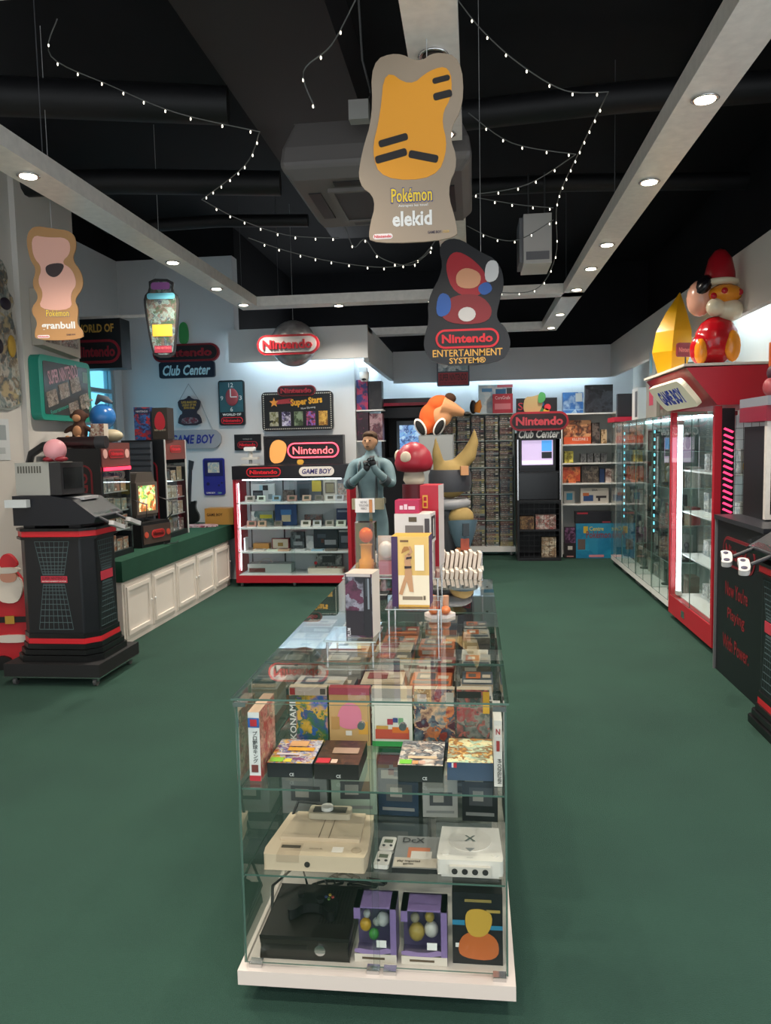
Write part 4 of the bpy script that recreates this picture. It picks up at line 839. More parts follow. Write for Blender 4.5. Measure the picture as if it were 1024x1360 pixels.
flatbox('flat black game box with purple and gold art, far left of front row', -.645, -.5, 2.24, .046, '#16161c', ARTP, patches=[('t', .03, .33, .03, .2, '#8fc83a'), ('t', .36, .52, .03, .16, '#e6d040'), ('t', .1, .6, .3, .38, '#d8c8d0'), ('t', .3, .9, .48, .62, '#e0a030'), ('t', .28, .7, .66, .9, '#d8a070')], letters=[('f', 'CE', .55, .25, .014, .01, '#d8d8d8')])
flatbox('flat black and brown game box with red rating patch in front row', -.497, -.355, 2.235, .048, '#17110f', art(['#1c1210', '#3a221a', '#5a3a2c', '#241612'], 14), patches=[('t', .03, .33, .03, .22, '#c8283a'), ('t', .36, .5, .03, .18, '#e0b8a8'), ('t', .3, .9, .42, .66, '#a88a78')], letters=[('f', 'CE', .55, .25, .014, .01, '#d8d8d8')])
flatbox('flat dark green-grey game box with white battle art in front row', -.24, -.1, 2.235, .052, '#1d211f', art(['#d8d0c8', '#8a8a90', '#3a4250', '#c8b0a4', '#e4ded8'], 20), patches=[('t', .03, .3, .03, .2, '#7ac83a'), ('t', .32, .45, .03, .16, '#e8a06a'), ('t', .47, .6, .03, .16, '#e0b0a0'), ('t', .2, .85, .24, .34, '#e4c4a4')], letters=[('f', 'CE', .6, .25, .014, .01, '#d8d8d8')])
flatbox('flat steel-blue game box with desert scene art in front row', -.092, .05, 2.255, .056, '#3d4f68', art(['#e8d8a0', '#d89a4a', '#8a5a34', '#b8d8c0', '#f0e0b0'], 22), patches=[('f', .03, .1, .72, .98, '#28408c'), ('f', .1, .14, .72, .98, '#e0e0e0'), ('f', .14, .21, .72, .98, '#c02838')])
# ---- top shelf, upright row behind
def upright(label, x0, x1, body, frontm, tp='#c8b8a0', h_=.2, y=2.52, **k):
    return carton(label, (x1-x0-.004, .032, h_), ((x0+x1)/2, y, Z), 0, body=body, front=frontm, top=tp, **k)
upright('upright football game box with blue and yellow players and vertical lettering', -.635, -.5, '#5a8a4a', art(['#4a7a3a', '#2a5ab0', '#d8a83a', '#3a6a3a', '#2a4a8a', '#c89070'], 14), patches=[('f', .0, .16, 0, .85, '#55605a'), ('f', 0, 1, .86, 1, '#c2b4a8'), ('f', .02, .16, .87, .99, '#a03a38'), ('f', .82, .96, .88, .98, '#5a544c')], letters=[('f', 'KONAMI', .09, .42, .13, .022, '#e4e4e0', 90)])
_u = upright('upright tan game box with plain pink round shape on its front', -.498, -.355, '#a83a44', '#c9a06a', tp='#b85058', patches=[('f', 0, 1, .88, 1, '#b85060'), ('f', .72, .95, .2, .42, '#d8a040'), ('f', .05, .25, .28, .5, '#b88a50'), ('f', .4, .55, .18, .26, '#e0d8d0')])
MB().prism(smooth_outline([(-.035, .06), (.03, .055), (.045, .1), (.03, .145), (-.02, .15), (-.045, .1)], 2), -.018, -.0175).build('pink_shape', M('#dc7f98', .4), _u)
upright('upright white and green game box with red lettering in the middle', -.352, -.212, '#2f9a4a', '#dedcd0', patches=[('f', 0, 1, 0, .09, '#2f9a4a'), ('f', .08, .92, .13, .3, '#c0503c'), ('f', .5, .9, .24, .34, '#d8742c'), ('f', .1, .4, .3, .36, '#c89a4a'), ('f', .38, .52, .38, .48, '#a83a4a'), ('f', .52, .64, .42, .5, '#3a4a80'), ('f', .66, .78, .38, .5, '#6aa070'), ('f', .0, 1, .84, 1, '#b8b2a8')], )
upright('upright game box with fiery battle artwork beside the white-green box', -.209, -.07, '#3a3444', art(['#8a3a34', '#c87a4a', '#3a3a4c', '#6a7a80', '#d8b08a', '#4a2a34'], 20), patches=[('f', 0, 1, 0, .09, '#2c3048'), ('f', .78, .98, .72, .95, '#c8c4b8')])
upright('upright game box with grey and crimson dragon artwork at the right', -.067, .045, '#5a5a54', art(['#6a6a60', '#9a3a40', '#8a8a80', '#3a4a48', '#b86a60'], 18), patches=[('f', .0, .75, .86, .97, '#2c3430'), ('f', .8, 1, .6, .97, '#d8a83a')])
carton('upright white game spine with vertical lettering at the right end of the top shelf', (.024, .18, .2), (.062, 2.31, Z), 0, body='#cfcac4', front='#dcd6d0', patches=[('f', .05, .95, .76, .93, '#e8ddd4'), ('f', .3, .7, .54, .7, '#a03a38')], letters=[('f', 'NINTENDO 64', .65, .24, .075, .012, '#3a3434', 90), ('f', 'N', .5, .84, .012, .018, '#b03038')])
# ---- top shelf, further back: lying and standing boxes
BK = [('#8a3a34', 'dark red'), ('#c9b49a', 'beige'), ('#5a5652', 'charcoal'), ('#b9b4ac', 'light grey'), ('#c86a3a', 'orange'), ('#6f6a60', 'grey-brown'), ('#d8cfc4', 'cream'), ('#4a5660', 'slate')]
k = 0
for yi, y in enumerate((2.78, 2.99, 3.24, 3.46, 3.68, 3.9)):
    for xi, (x, w_) in enumerate(((-.58, .2), (-.37, .18), (-.17, .17), (.0, .13))):
        hs = random.choice((2, 3, 3, 4)); z = Z
        for j in range(hs):
            c, cn = BK[(k*5+j*3) % 8]; h_ = random.choice((.024, .03, .036))
            if j == 0: first = cn
            carton('%s game box, %s up in stack %s, row %s of island case' % (cn, ORD[j], ('one', 'two', 'three', 'four')[xi], ('one', 'two', 'three', 'four', 'five', 'six')[yi]), (w_*.92, .17, h_), (x+random.uniform(-.006, .006), y, z), random.uniform(-.03, .03), body=c,
                   top=BK[(k*3+j) % 8][0], patches=[('f', .1, .5, .25, .75, '#d0c8bc'), ('t', .05, .95, .08, .3, BK[(k+j*5+2) % 8][0]), ('t', .12, .6, .4, .9, BK[(k*2+j+4) % 8][0]), ('t', .66, .92, .45, .7, '#c8b8a4'), ('t', .2, .45, .5, .75, BK[(k+3) % 8][0])], group='game boxes stacked inside the island case')
            z += h_+.0005
        k += 1
# ---- middle shelf
Z = S1 + .0005
t = thing('beige_console', 'beige disc game console with closed lid on the middle shelf', 'game console', (-.495, 2.33, Z))
BG = M('#cdb9a0', .45); BG2 = M('#b9a48c', .45)
MB().prism([(-.155, -.14), (.155, -.14), (.16, -.1), (.15, .13), (-.135, .13), (-.16, -.1)], 0, .05, 'z').build('body', BG, t, bevel=.008)
MB().prism([(-.125, -.055), (.13, -.055), (.125, .115), (-.105, .115)], .05, .062, 'z').build('lid', M('#c2ae96', .4), t, bevel=.004)
MB().box(-.002, .0, -.055, .115, .0625, .0632).box(.03, .032, -.055, .115, .0625, .0632).build('lid_seam', M('#6a5c4c', .6), t)
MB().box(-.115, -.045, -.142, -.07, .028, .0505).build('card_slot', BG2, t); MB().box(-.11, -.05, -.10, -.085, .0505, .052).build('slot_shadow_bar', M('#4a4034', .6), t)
MB().cyl((-.02, -.142, .022), .009, .004, 'y', 12).build('controller_port', M('#2a2420', .5), t); MB().box(.05, .085, -.115, -.085, .0502, .051).build('sticker', M('#ece2d8', .5), t); MB().lathe([(.014, 0), (.016, 0), (.016, .0012), (.014, .0012)], 16, (.125, -.1, .0502)).build('button_ring', BG2, t)
lettering('DUO-R', .04, .006, (-.0, -.1, .0505), M('#6a5a48', .4), t, 't', bold=.01)
pd = thing('game_pad', 'small grey-beige game pad lying on the beige console lid', 'controller', (-.485, 2.42, Z+.0632)); MB().prism(rrect(.14, .06, .01, 3), 0, .02, 'z').build('shell', M('#b5a892', .45), pd, bevel=.004); MB().box(-.055, .055, -.02, .02, .02, .0212).build('face_plate', M('#4a463f', .4), pd); MB().cyl((-.01, .0, .0212), .02, .012, 'z', 14).build('white_dial', M('#d8d4cc', .4), pd)
MB().tube([(0, .03, .01), (-.06, .055, .014), (-.12, .05, .02), (-.14, .02, -.03), (-.16, 0, -.06)], .005, 6).build('cord', BLK, pd)
cbl = MB()
for i in range(4): cbl.tube([(-.07, .0, .01+.006*i), (-.03, -.012, .012+.006*i), (.03, .006, .012+.006*i), (.07, -.004, .01+.006*i)], .004, 6)
o = cbl.tube([(-.02, -.015, .0), (-.02, -.015, .034), (-.02, .012, .034), (-.02, .012, 0)], .004, 6).build('cable_bundle', BLK, loc=(-.5, 2.51, Z)); tag(o, 'black cable bundle behind the beige console', 'cable')
for i, (x, y) in enumerate(((-.292, 2.26), (-.286, 2.35))):
    v = thing('memory_unit', 'white memory card unit with tiny screen, %s of the two' % ('front', 'rear')[i], 'memory unit', (x, y, Z), -.06, group='memory units on the middle shelf')
    MB().prism(rrect(.047, .08, .008, 3), 0, .013, 'z').build('shell', M('#d8d2cc', .4), v, bevel=.003); MB().box(-.014, .014, .002, .022, .013, .0137).build('screen', M('#6a7060', .2), v); MB().cyl((-.011, -.016, .013), .005, .002, 'z', 8).cyl((.012, -.014, .013), .005, .002, 'z', 8).build('buttons', DGREY, v)
carton('flat grey disc case with lettering and console picture on the middle shelf', (.137, .19, .015), (-.19, 2.30, Z), 0, body='#1c1a1c', top='#8d8c8c', patches=[('t', .02, .98, .02, .3, '#c8bcae'), ('t', .3, .8, .3, .62, '#c87a5a'), ('t', .38, .85, .26, .5, '#d8d0c8')], letters=[('t', 'DcX', .4, .84, .07, .03, '#3a3a3e'), ('t', 'play imported\ngames', .35, .14, .07, .03, '#3a2a28')])
t = thing('white_console', 'white square console with four front ports and x emblem', 'game console', (-.024, 2.285, Z))
WC = M('#ddd6cf', .4)
MB().prism([(-.095, -.1), (.095, -.1), (.098, -.08), (.09, .1), (-.09, .1), (-.098, -.08)], .012, .058, 'z').box(-.085, .085, -.09, .09, 0, .012).build('body', WC, t, bevel=.007)
MB().lathe([(.064, 0), (.066, .0), (.066, .003), (.001, .003)], 32, (0, .015, .058), smooth=False).build('disc_lid', M('#d8d0c8', .35), t)
lettering('X', .035, .035, (0, .02, .0625), M('#4a5a56', .4), t, 't'); MB().prism([(-.014, -.035), (.014, -.035), (0, -.055)], .0612, .0622, 'z').build('lid_arrow', GREY, t)
MB().box(-.06, .06, -.112, -.1, .014, .044).build('port_block', M('#c8c0b8', .4), t, bevel=.004)
for i in range(4): MB().cyl((-.045+.03*i, -.1135, .03), .009, .003, 'y', 12).build('controller_port', M('#2c2828', .4), t)
for x in (-.075, .075): MB().cyl((x, -.065, .058), .011, .003, 'z', 14).build('button', WC, t)
lettering('SEGA', .02, .005, (0, -.085, .0585), GREY, t, 't')
cbl = MB(); cbl.tube([(-.06, 0, .008), (-.03, .015, .014), (.02, -.01, .014), (.06, .008, .01), (.07, .03, .008)], .004, 6).tube([(-.05, .01, .014), (0, -.012, .02), (.05, .01, .018)], .004, 6)
tag(cbl.build('cable_bundle', BLK, loc=(-.01, 2.44, Z)), 'black cable bundle behind the white console', 'cable')
MID = [(-.6, 2.62, .16, .14, .17, '#8a8c88', 'grey crumpled'), (-.43, 2.62, .16, .12, .2, '#a8b4a0', 'pale green clear'), (-.27, 2.62, .14, .12, .19, '#1d3248', 'navy'), (-.13, 2.62, .12, .12, .15, '#b0aca4', 'pale grey'), (.01, 2.60, .12, .12, .2, '#17181b', 'black printed'), (-.55, 2.85, .24, .16, .2, '#5a5e5c', 'grey'), (-.3, 2.85, .2, .16, .22, '#25405c', 'dark blue'), (-.05, 2.85, .2, .16, .18, '#6a625c', 'brownish'),
       (-.52, 3.4, .26, .2, .2, '#4e5254', 'dark grey'), (-.2, 3.4, .24, .2, .22, '#7a746c', 'taupe'), (-.5, 3.8, .26, .2, .18, '#5c6a6c', 'blue-grey'), (-.15, 3.8, .26, .2, .2, '#3c3a3c', 'near-black')]
for (x, y, w_, d_, h_, c, n) in MID:
    carton('%s box standing at the back of the middle shelf' % n, (w_, d_, h_), (x, y, Z), random.uniform(-.05, .05), body=c, front=c, patches=[('f', .1, .9, .1, .16, '#8a8884'), ('f', .08, .6, .7, .86, '#9a968e'), ('f', .2, .85, .28, .6, '#4a4a4c'), ('f', .3, .6, .36, .54, '#a09a90')], group='boxes at the back of the middle shelf')
# ---- bottom
Z = CB + .0005
t = thing('black_console', 'black home console with round chrome power button on the bottom shelf', 'game console', (-.53, 2.33, Z))
MB().prism([(-.14, 0), (.14, 0), (.137, .03), (.132, .04), (.137, .05), (.14, .075), (-.14, .075), (-.137, .05), (-.132, .04), (-.137, .03)], -.15, .13).build('body', M('#1a1816', .38), t, bevel=.007)
MB().box(-.135, .135, -.153, -.15, .012, .064).build('front_bar', M('#26231f', .3), t, bevel=.003); MB().cyl((.05, -.158, .038), .017, .007, 'y', 20).build('power_button', CHROME, t); MB().box(-.12, .01, -.1545, -.153, .036, .05).build('disc_tray', M('#1c1a18', .3), t)
for i in range(9): MB().box(.03+.01*i, .035+.01*i, -.08, .1, .0752, .0758).build('vent_slot', DBLK, t)
c = thing('game_controller', 'black wireless game controller resting on the black console', 'controller', (-.525, 2.31, Z+.0765), 0)
MB().prism(smooth_outline([(-.075, -.06), (-.05, -.055), (-.03, -.015), (.03, -.015), (.05, -.055), (.075, -.06), (.08, .0), (.06, .045), (-.06, .045), (-.08, .0)], 2), .004, .035, 'z').build('shell', M('#121214', .3), c, bevel=.009)
for (x, y) in ((-.045, .02), (.022, -.003)): MB().cyl((x, y, .035), .011, .013, 'z', 12, r2=.013).build('thumbstick', DBLK, c)
for i, (x, y) in enumerate(((.047, .01), (.047, .032), (.036, .021), (.058, .021))): MB().cyl((x, y, .035), .005, .004, 'z', 8).build('button', M(('#6a8a4a', '#b8a04a', '#4a5a8a', '#a84a44')[i], .3), c)
cb = MB()
for i in range(7):
    a0 = random.uniform(0, 6); cb.tube([(-.1+.03*i+.05*math.cos(a0+q*.9), .03*math.sin(a0+q*.9), .01+.012*(i % 4)+.01*math.sin(q)) for q in range(7)], .0045, 6)
tag(cb.build('cable_bundle', BLK, loc=(-.45, 2.56, Z)), 'tangled black cables behind the black console', 'cable')
tag(MB().tube([(-.17, 2.27, Z+.03), (-.2, 2.4, Z+.1), (-.13, 2.52, Z+.12), (-.1, 2.5, Z+.03)], .005, 6).build('loose_cable', BLK, loc=(-.485, 0, 0)), 'loose black cable arching left of the black console', 'cable')
def figbox(label, x, w_, h_, cols):
    f = thing('figure_box', label, 'toy box', (x, 2.235, Z), group='clear-fronted figure boxes on the bottom shelf')
    PU = M('#7f6a9c', .4)
    MB().box(-w_/2, w_/2, .04, .045, 0, h_).box(-w_/2, w_/2, -.045, .045, 0, .004).build('card_back', M('#6d5a88', .4), f)
    MB().box(w_/2-.018, w_/2, -.046, .046, .004, h_).box(-w_/2, -w_/2+.02, -.046, .046, h_*.78, h_).box(-w_/2, w_/2, -.046, .046, h_-.004, h_).build('purple_card', PU, f)
    MB().box(-w_/2, w_/2, -.0475, -.045, 0, .026).build('footer', M('#d6ccc0', .4), f); MB().box(-w_*.32, w_*.22, -.0482, -.0475, .01, .017).build('footer_print', M('#5a4a3a', .4), f)
    MB().prism(smooth_outline([(-w_/2, .026), (w_/2-.018, .026), (w_/2-.018, .05), (0, .036), (-w_/2, .045)], 1), -.047, -.045).build('wavy_card', M('#8f79a8', .4), f)
    pane('window', f, -w_/2, w_/2-.018, -.0455, -.0445, .026, h_-.004, ACRYL)
    for i, (u, z, r, cc) in enumerate(cols): MB().ell((u, 0, z), (r, r*.9, r*1.15), n=12, k=8).build('figurine', M(cc, .35), f)
    MB().box(w_/2-.06, w_/2-.03, -.049, -.0475, .05, .072).build('price_tag', WHITE, f)
figbox('purple clear-fronted figure box with small yellow and green figures', -.312, .128, .175, [(-.035, .09, .018, '#d8a42c'), (-.01, .06, .016, '#4a9a44'), (.02, .11, .02, '#d8d4d0'), (-.03, .125, .012, '#c8c4c0'), (.0, .1, .012, '#b8b4b0')])
figbox('purple clear-fronted figure box with gold and white figures', -.164, .138, .172, [(-.025, .075, .025, '#b99a4a'), (.02, .085, .022, '#dcd4cc'), (.015, .125, .015, '#c0a04a'), (-.03, .12, .014, '#a89a80')])
o = carton('black printed box with plain gold and orange shapes on the bottom shelf', (.15, .08, .225), (-.004, 2.245, Z), 0, body='#121216', front='#16161c', patches=[('f', .0, .25, .55, .62, '#2c7a9c'), ('f', .75, 1, .5, .56, '#2c7a9c'), ('f', .06, .22, .24, .3, '#dcdcd8'), ('f', .25, .78, .88, .92, '#8a7a44'), ('f', .68, .95, .74, .78, '#a8904a')], name='figure_box', cat='toy box')
MB().prism(smooth_outline([(-.05, .02), (.06, .015), (.065, .08), (.02, .11), (-.04, .1), (-.06, .06)], 2), -.0435, -.042).build('orange_shape', M('#b8602c', .4), o)
MB().prism(smooth_outline([(-.03, .09), (.03, .09), (.05, .16), (.01, .18), (-.04, .17)], 2), -.0445, -.042).build('gold_shape', M('#c09a3c', .4), o)
for (x, y, w_, d_, h_, c, n) in [(-.58, 2.8, .22, .2, .2, '#3a3e40', 'charcoal'), (-.3, 2.78, .24, .2, .19, '#6a6e6c', 'grey'), (-.05, 2.78, .2, .2, .2, '#8a8a84', 'pale'), (-.52, 3.5, .3, .3, .2, '#4a5656', 'teal-grey'), (-.15, 3.5, .3, .3, .2, '#2c2a2c', 'black')]:
    carton('%s carton deep inside the bottom of the island case' % n, (w_, d_, h_), (x, y, Z), 0, body=c, front=c, patches=[('f', .1, .7, .7, .85, '#8a8680'), ('f', .3, .9, .2, .55, '#55555a')])
# ------------------------------------------------------------------ things standing on the glass top
ZT = CTOP + g + .0005
def riser(label, x0, x1, y0, y1, top):
    r = thing('acrylic_riser', label, 'display stand', ((x0+x1)/2, (y0+y1)/2, ZT)); w_, d_ = (x1-x0)/2, (y1-y0)/2; h_ = top-ZT
    pane('top_plate', r, -w_, w_, -d_, d_, h_-.004, h_, ACRYL, M('#b8c6c4', .2))
    for a in (-1, 1):
        for b in (-1, 1): MB().cyl((a*(w_-.012), b*(d_-.012), 0), .004, h_-.004, 'z', 8).build('rod', CHROME, r)
riser('low clear riser on chrome rods under the black robot-kit box', -.53, -.345, 2.6, 2.82, 1.0)
carton('tall white-topped box with black and pink robot-kit art on a riser', (.098, .11, .228), (-.402, 2.71, 1.0005), math.radians(-7), body='#d8cfc4', front=art(['#16141c', '#221c28', '#5a2a44', '#0e0e14', '#8a8a98', '#1a1a22'], 15), top='#c8bcae', side='#cfc6bc',
       patches=[('f', .68, .98, .03, .95, '#121218'), ('f', .83, .9, .45, .93, '#7a848c'), ('f', .77, .8, .65, .93, '#3f474c'), ('f', .02, .68, .03, .42, '#1c161e'), ('f', .05, .95, .955, 1, '#b8b0ac')], letters=[('f', 'PLUM', .12, .08, .03, .012, '#d8d8dc', 90)])
riser('taller clear riser on chrome rods under the yellow figure box', -.345, -.13, 2.9, 3.16, 1.05)
o = carton('tall yellow and white figure box with purple side on a riser', (.146, .12, .275), (-.245, 3.0, 1.0505), math.radians(-3), body='#4a2a5a', front='#e6c070', top='#d8a84a', side='#5a3a66', patches=[('f', 0, .17, 0, 1, '#3a2050'), ('f', .18, 1, .02, .45, '#ece0c4'), ('f', .18, 1, .0, .03, '#d8a84a'), ('f', .28, .82, .1, .15, '#8a7c68'), ('f', .84, .9, .1, .16, '#6a5c48'), ('f', .24, .46, .92, .95, '#7a5a34')], letters=[('f', '1', .75, .7, .036, .1, '#f6ecd8')])
SK = M('#c2946c', .4)
for (nm, pts, mt) in (('printed_legs', [(-.046, .05), (-.032, .046), (-.014, .1), (-.004, .06), (.012, .058), (.006, .13), (.004, .155), (-.02, .155), (-.022, .12)], SK), ('printed_torso', [(-.02, .155), (.004, .155), (.002, .175), (.006, .2), (-.006, .212), (-.02, .2), (-.022, .175)], SK), ('printed_arm', [(-.004, .2), (.01, .215), (.002, .238), (-.006, .236), (.0, .218), (-.01, .205)], SK), ('printed_hat', [(-.034, .208), (-.02, .216), (-.002, .224), (-.008, .236), (-.022, .236), (-.03, .224)], M('#a8743c', .4)), ('printed_band', [(-.022, .15), (.005, .152), (.005, .16), (-.022, .16)], M('#2a1a1c', .4)), ('printed_band', [(-.016, .186), (.006, .19), (.006, .197), (-.014, .195)], M('#2a1a1c', .4))):
    MB().prism(pts, -.0655 if 'band' in nm else -.064, -.0625).build(nm, mt, o)
riser('wide clear riser on chrome rods at the back of the glass top', -.58, -.15, 3.3, 3.75, 1.1)
ZR = 1.1005
t = thing('amber_trophy', 'amber acrylic display figure in a clear block on the back riser', 'figurine', (-.487, 3.42, ZR)); MB().box(-.045, .045, -.04, .04, 0, .235).build('block', [GOLDAC], t, bevel=.004); MB().ell((0, 0, .175), (.032, .03, .035)).build('amber_core', M('#c8682a', .3), t); MB().lathe([(.034, 0), (.034, .05), (.025, .055), (.025, .11), (.03, .12)], 14, (0, 0, .013)).build('pale_pedestal', M('#c8a860', .3), t); MB().box(-.048, .048, -.043, .043, -.0, .012).build('foot', M('#a8823a', .3), t)
t = thing('note_card', 'small white handwritten note card on a clear holder', 'sign', (-.5, 3.50, ZR)); MB().box(-.045, .045, -.001, .001, .27, .335).build('card', M('#e0dcd8', .6), t); pane('holder', t, .02, .035, -.006, -.002, 0, .33, GOLDAC); lettering('NE PAS\nTOUCHER\nMERCI', .045, .04, (-.005, -.0012, .303), DGREY, t)
t = thing('capsule_toy', 'white round toy in a clear box beside the amber figure', 'toy', (-.395, 3.40, ZR)); pane('front_window', t, -.04, .04, -.045, -.043, 0, .17, ACRYL); MB().box(-.04, .04, .038, .04, 0, .17).box(-.04, .04, -.043, .04, 0, .004).build('card_back', M('#c8bcb4', .5), t); MB().ell((0, 0, .11), (.034, .034, .04)).build('ball', M('#d8c8bc', .4), t); MB().box(-.03, .03, -.03, .03, .004, .06).build('pedestal', M('#b86a74', .4), t)
carton('grey filler box under the white window box on the back riser', (.16, .16, .13), (-.265, 3.52, ZR), 0, body='#9a948c', front=art(['#a8a098', '#6a6460', '#c8c0b8'], 16))
o = carton('white window figure box with black lettering on the back riser', (.165, .15, .135), (-.27, 3.52, ZR+.1305), math.radians(-6), body='#d8d2cc', front='#dcd6d0', patches=[('f', .3, .8, .12, .62, '#7a726c'), ('f', .4, .62, .74, .9, '#5a4c34'), ('r', .15, .85, .12, .9, '#3a3436'), ('r', .4, .6, .2, .8, '#cfc8c0'), ('f', .84, .97, .1, .85, '#4a4446')], letters=[])
carton('low magenta box on top of the white window box', (.11, .1, .06), (-.3, 3.52, ZR+.266), math.radians(-4), body='#a81c48', front='#b8204e', patches=[('f', .2, .34, .3, .6, '#e8c8d0'), ('f', .38, .52, .3, .7, '#e8c8d0'), ('f', .56, .84, .3, .55, '#e8c8d0')])
carton('tall red box with white side standing at the rear of the back riser', (.088, .14, .385), (-.2, 3.68, ZR), math.radians(-8), body='#c8bcb8', front='#b01c30', top='#c83a48', side='#cfc4c0', patches=[('f', .14, .42, .72, .88, '#d8a040'), ('f', .2, .36, .74, .79, '#a81c30'), ('f', .2, .36, .81, .86, '#a81c30')])
t = thing('shoe_figurine', 'white hexagonal figurine base with orange shoes on the glass top', 'figurine', (-.15, 3.23, ZT)); MB().cyl((0, 0, 0), .066, .014, 'z', 6, smooth=False).build('plinth', M('#e0d6d0', .4), t)
for s in (-1, 1): MB().ell((s*.025, -.02, .03), (.022, .04, .016)).build('shoe', M('#c8703c', .4), t); MB().cyl((s*.025, .01, .035), .012, .05, 'z', 8, r2=.014).build('leg', M('#c89878', .5), t)
# ------------------------------------------------------------------ rack of booklets behind the case
t = thing('booklet_rack', 'two-tier wire rack holding booklets behind the glass case', 'rack', (-.14, 4.42, 0))
for x in (-.2, .18):
    for y in (-.1, .16): MB().cyl((x, y, 0), .007, 1.04 if y > 0 else .92, 'z', 8).build('leg', CHROME, t)
for (z, y) in ((.86, -.08), (.945, .06)): MB().box(-.21, .19, y-.06, y+.075, z, z+.008).build('shelf', LGREY, t)
for tier, (z, y) in enumerate(((.8685, -.08), (.9535, .06))):
    for i in range(14):
        c = random.choice(['#c9bcae', '#b8a894', '#d8ccc0', '#a89080', '#cfc0b4'])
        o = MB().box(-.009, .009, -.05, .06, 0, .085+.008*((i*7) % 3), ms=[0, 0, 1, 1, 0, 0]).build('booklet', [M('#d6cabd', .7), M(c, .6)], loc=(-.14-.185+.0262*i, 4.42+y, z+.001)); o.rotation_euler[1] = .14; o.rotation_euler[2] = .08
        tag(o, '%s thin booklet from the left in the %s tier of the rack' % (ORD[i], ('front', 'rear')[tier]), 'booklet', 'booklets in the wire rack')
# --- next section ---
# ================================================================== rear: statues, racks, kiosk, bookcase
def skinfig(name, joints, edges, mat, parent, root='pelvis', sub=1):
    ks = list(joints); me = bpy.data.meshes.new(name)
    me.from_pydata([joints[k][0] for k in ks], [(ks.index(a), ks.index(b)) for a, b in edges], [])
    me.materials.append(mat); o = bpy.data.objects.new(name, me); COL.objects.link(o); o.parent = parent
    sk = o.modifiers.new('skin', 'SKIN'); sk.use_smooth_shade = True
    lay = me.skin_vertices[0].data if me.skin_vertices else None
    if lay is None: me.skin_vertices.new() if hasattr(me.skin_vertices, 'new') else None; lay = me.skin_vertices[0].data
    for i, k in enumerate(ks):
        r = joints[k][1]; lay[i].radius = r if hasattr(r, '__len__') else (r, r); lay[i].use_root = (k == root)
    s = o.modifiers.new('sub', 'SUBSURF'); s.levels = sub+1; s.render_levels = sub+1
    return o
# ---- life-size standing figure in a grey-blue suit
p = FY(490, 600, 8.45)
t = thing('standing_statue', 'life-size statue of a man in a grey-blue bodysuit, hands raised together', 'statue', (-1.13, 8.45, .03), math.radians(-8))
MB().cyl((0, 0, -.03), .3, .03, 'z', 24).build('plinth', M('#24262a', .5), t)
SUIT = surf('grey_blue_suit', '#7f9aa2', .5, 9, .25)
J = {'pelvis': ((0, 0, .95), (.15, .105)), 'waist': ((0, -.01, 1.1), (.135, .095)), 'chest': ((0, -.02, 1.32), (.18, .12)), 'top': ((0, 0, 1.46), (.12, .08)), 'neck': ((0, -.01, 1.545), (.055, .055)), 'skull': ((0, -.02, 1.62), (.05, .05)),
     'sl': ((-.2, 0, 1.43), .075), 'el': ((-.25, -.1, 1.19), .056), 'wl': ((-.03, -.27, 1.34), .04), 'hl': ((.03, -.29, 1.40), .035),
     'sr': ((.2, 0, 1.43), .075), 'er': ((.27, -.1, 1.2), .056), 'wr': ((.12, -.26, 1.38), .04), 'hr': ((.1, -.28, 1.45), .035),
     'tl': ((-.1, 0, .84), .1), 'kl': ((-.13, -.01, .5), .065), 'al': ((-.15, .03, .1), .05), 'fl': ((-.17, -.12, .035), .045),
     'tr': ((.1, 0, .84), .1), 'kr': ((.13, -.03, .5), .065), 'ar': ((.15, .02, .1), .05), 'fr': ((.18, -.13, .035), .045)}
E_ = [('pelvis', 'waist'), ('waist', 'chest'), ('chest', 'top'), ('top', 'neck'), ('neck', 'skull'), ('top', 'sl'), ('sl', 'el'), ('el', 'wl'), ('wl', 'hl'), ('top', 'sr'), ('sr', 'er'), ('er', 'wr'), ('wr', 'hr'), ('pelvis', 'tl'), ('tl', 'kl'), ('kl', 'al'), ('al', 'fl'), ('pelvis', 'tr'), ('tr', 'kr'), ('kr', 'ar'), ('ar', 'fr')]
body = skinfig('body', J, E_, SUIT, t)
hd = MB(); hd.ell((0, -.03, 1.685), (.075, .092, .105)).ell((0, -.09, 1.64), (.045, .035, .04)).ell((0, -.125, 1.675), (.014, .022, .024)).ell((-.078, -.02, 1.68), (.012, .02, .028)).ell((.078, -.02, 1.68), (.012, .02, .028)).build('head', M('#b98e6c', .6), t, remesh=.008)
hd = t.children[-1]
MB().ell((-.028, -.117, 1.698), (.012, .006, .007)).ell((.028, -.117, 1.698), (.012, .006, .007)).ell((0, -.122, 1.632), (.022, .006, .006)).build('facial_features', M('#3a2820', .6), hd)
MB().ell((0, -.005, 1.745), (.088, .098, .06)).ell((0, .045, 1.70), (.08, .06, .085)).ell((0, -.085, 1.765), (.06, .03, .025)).build('hair', M('#4a3626', .9), hd, remesh=.008)
GLV = M('#23272c', .5)
for (cx, cy, cz, s) in ((.035, -.295, 1.41, -1), (.1, -.285, 1.46, 1)):
    hm = MB(); hm.ell((cx, cy, cz), (.038, .028, .042))
    for q in range(4): hm.tube([(cx-.022+.015*q, cy-.02, cz+.025), (cx-.022+.015*q, cy-.04, cz+.05+.006*(q in (1, 2))), (cx-.02+.013*q, cy-.015, cz+.07)], .009, 6)
    hm.tube([(cx-s*.03, cy, cz), (cx-s*.05, cy-.02, cz+.03), (cx-s*.035, cy-.03, cz+.05)], .01, 6)
    hm.build('glove', GLV, t)
MB().lathe([(.155, 0), (.16, .01), (.16, .05), (.155, .06)], 20, (0, 0, 1.0)).build('belt', M('#6a6a5e', .5), t)
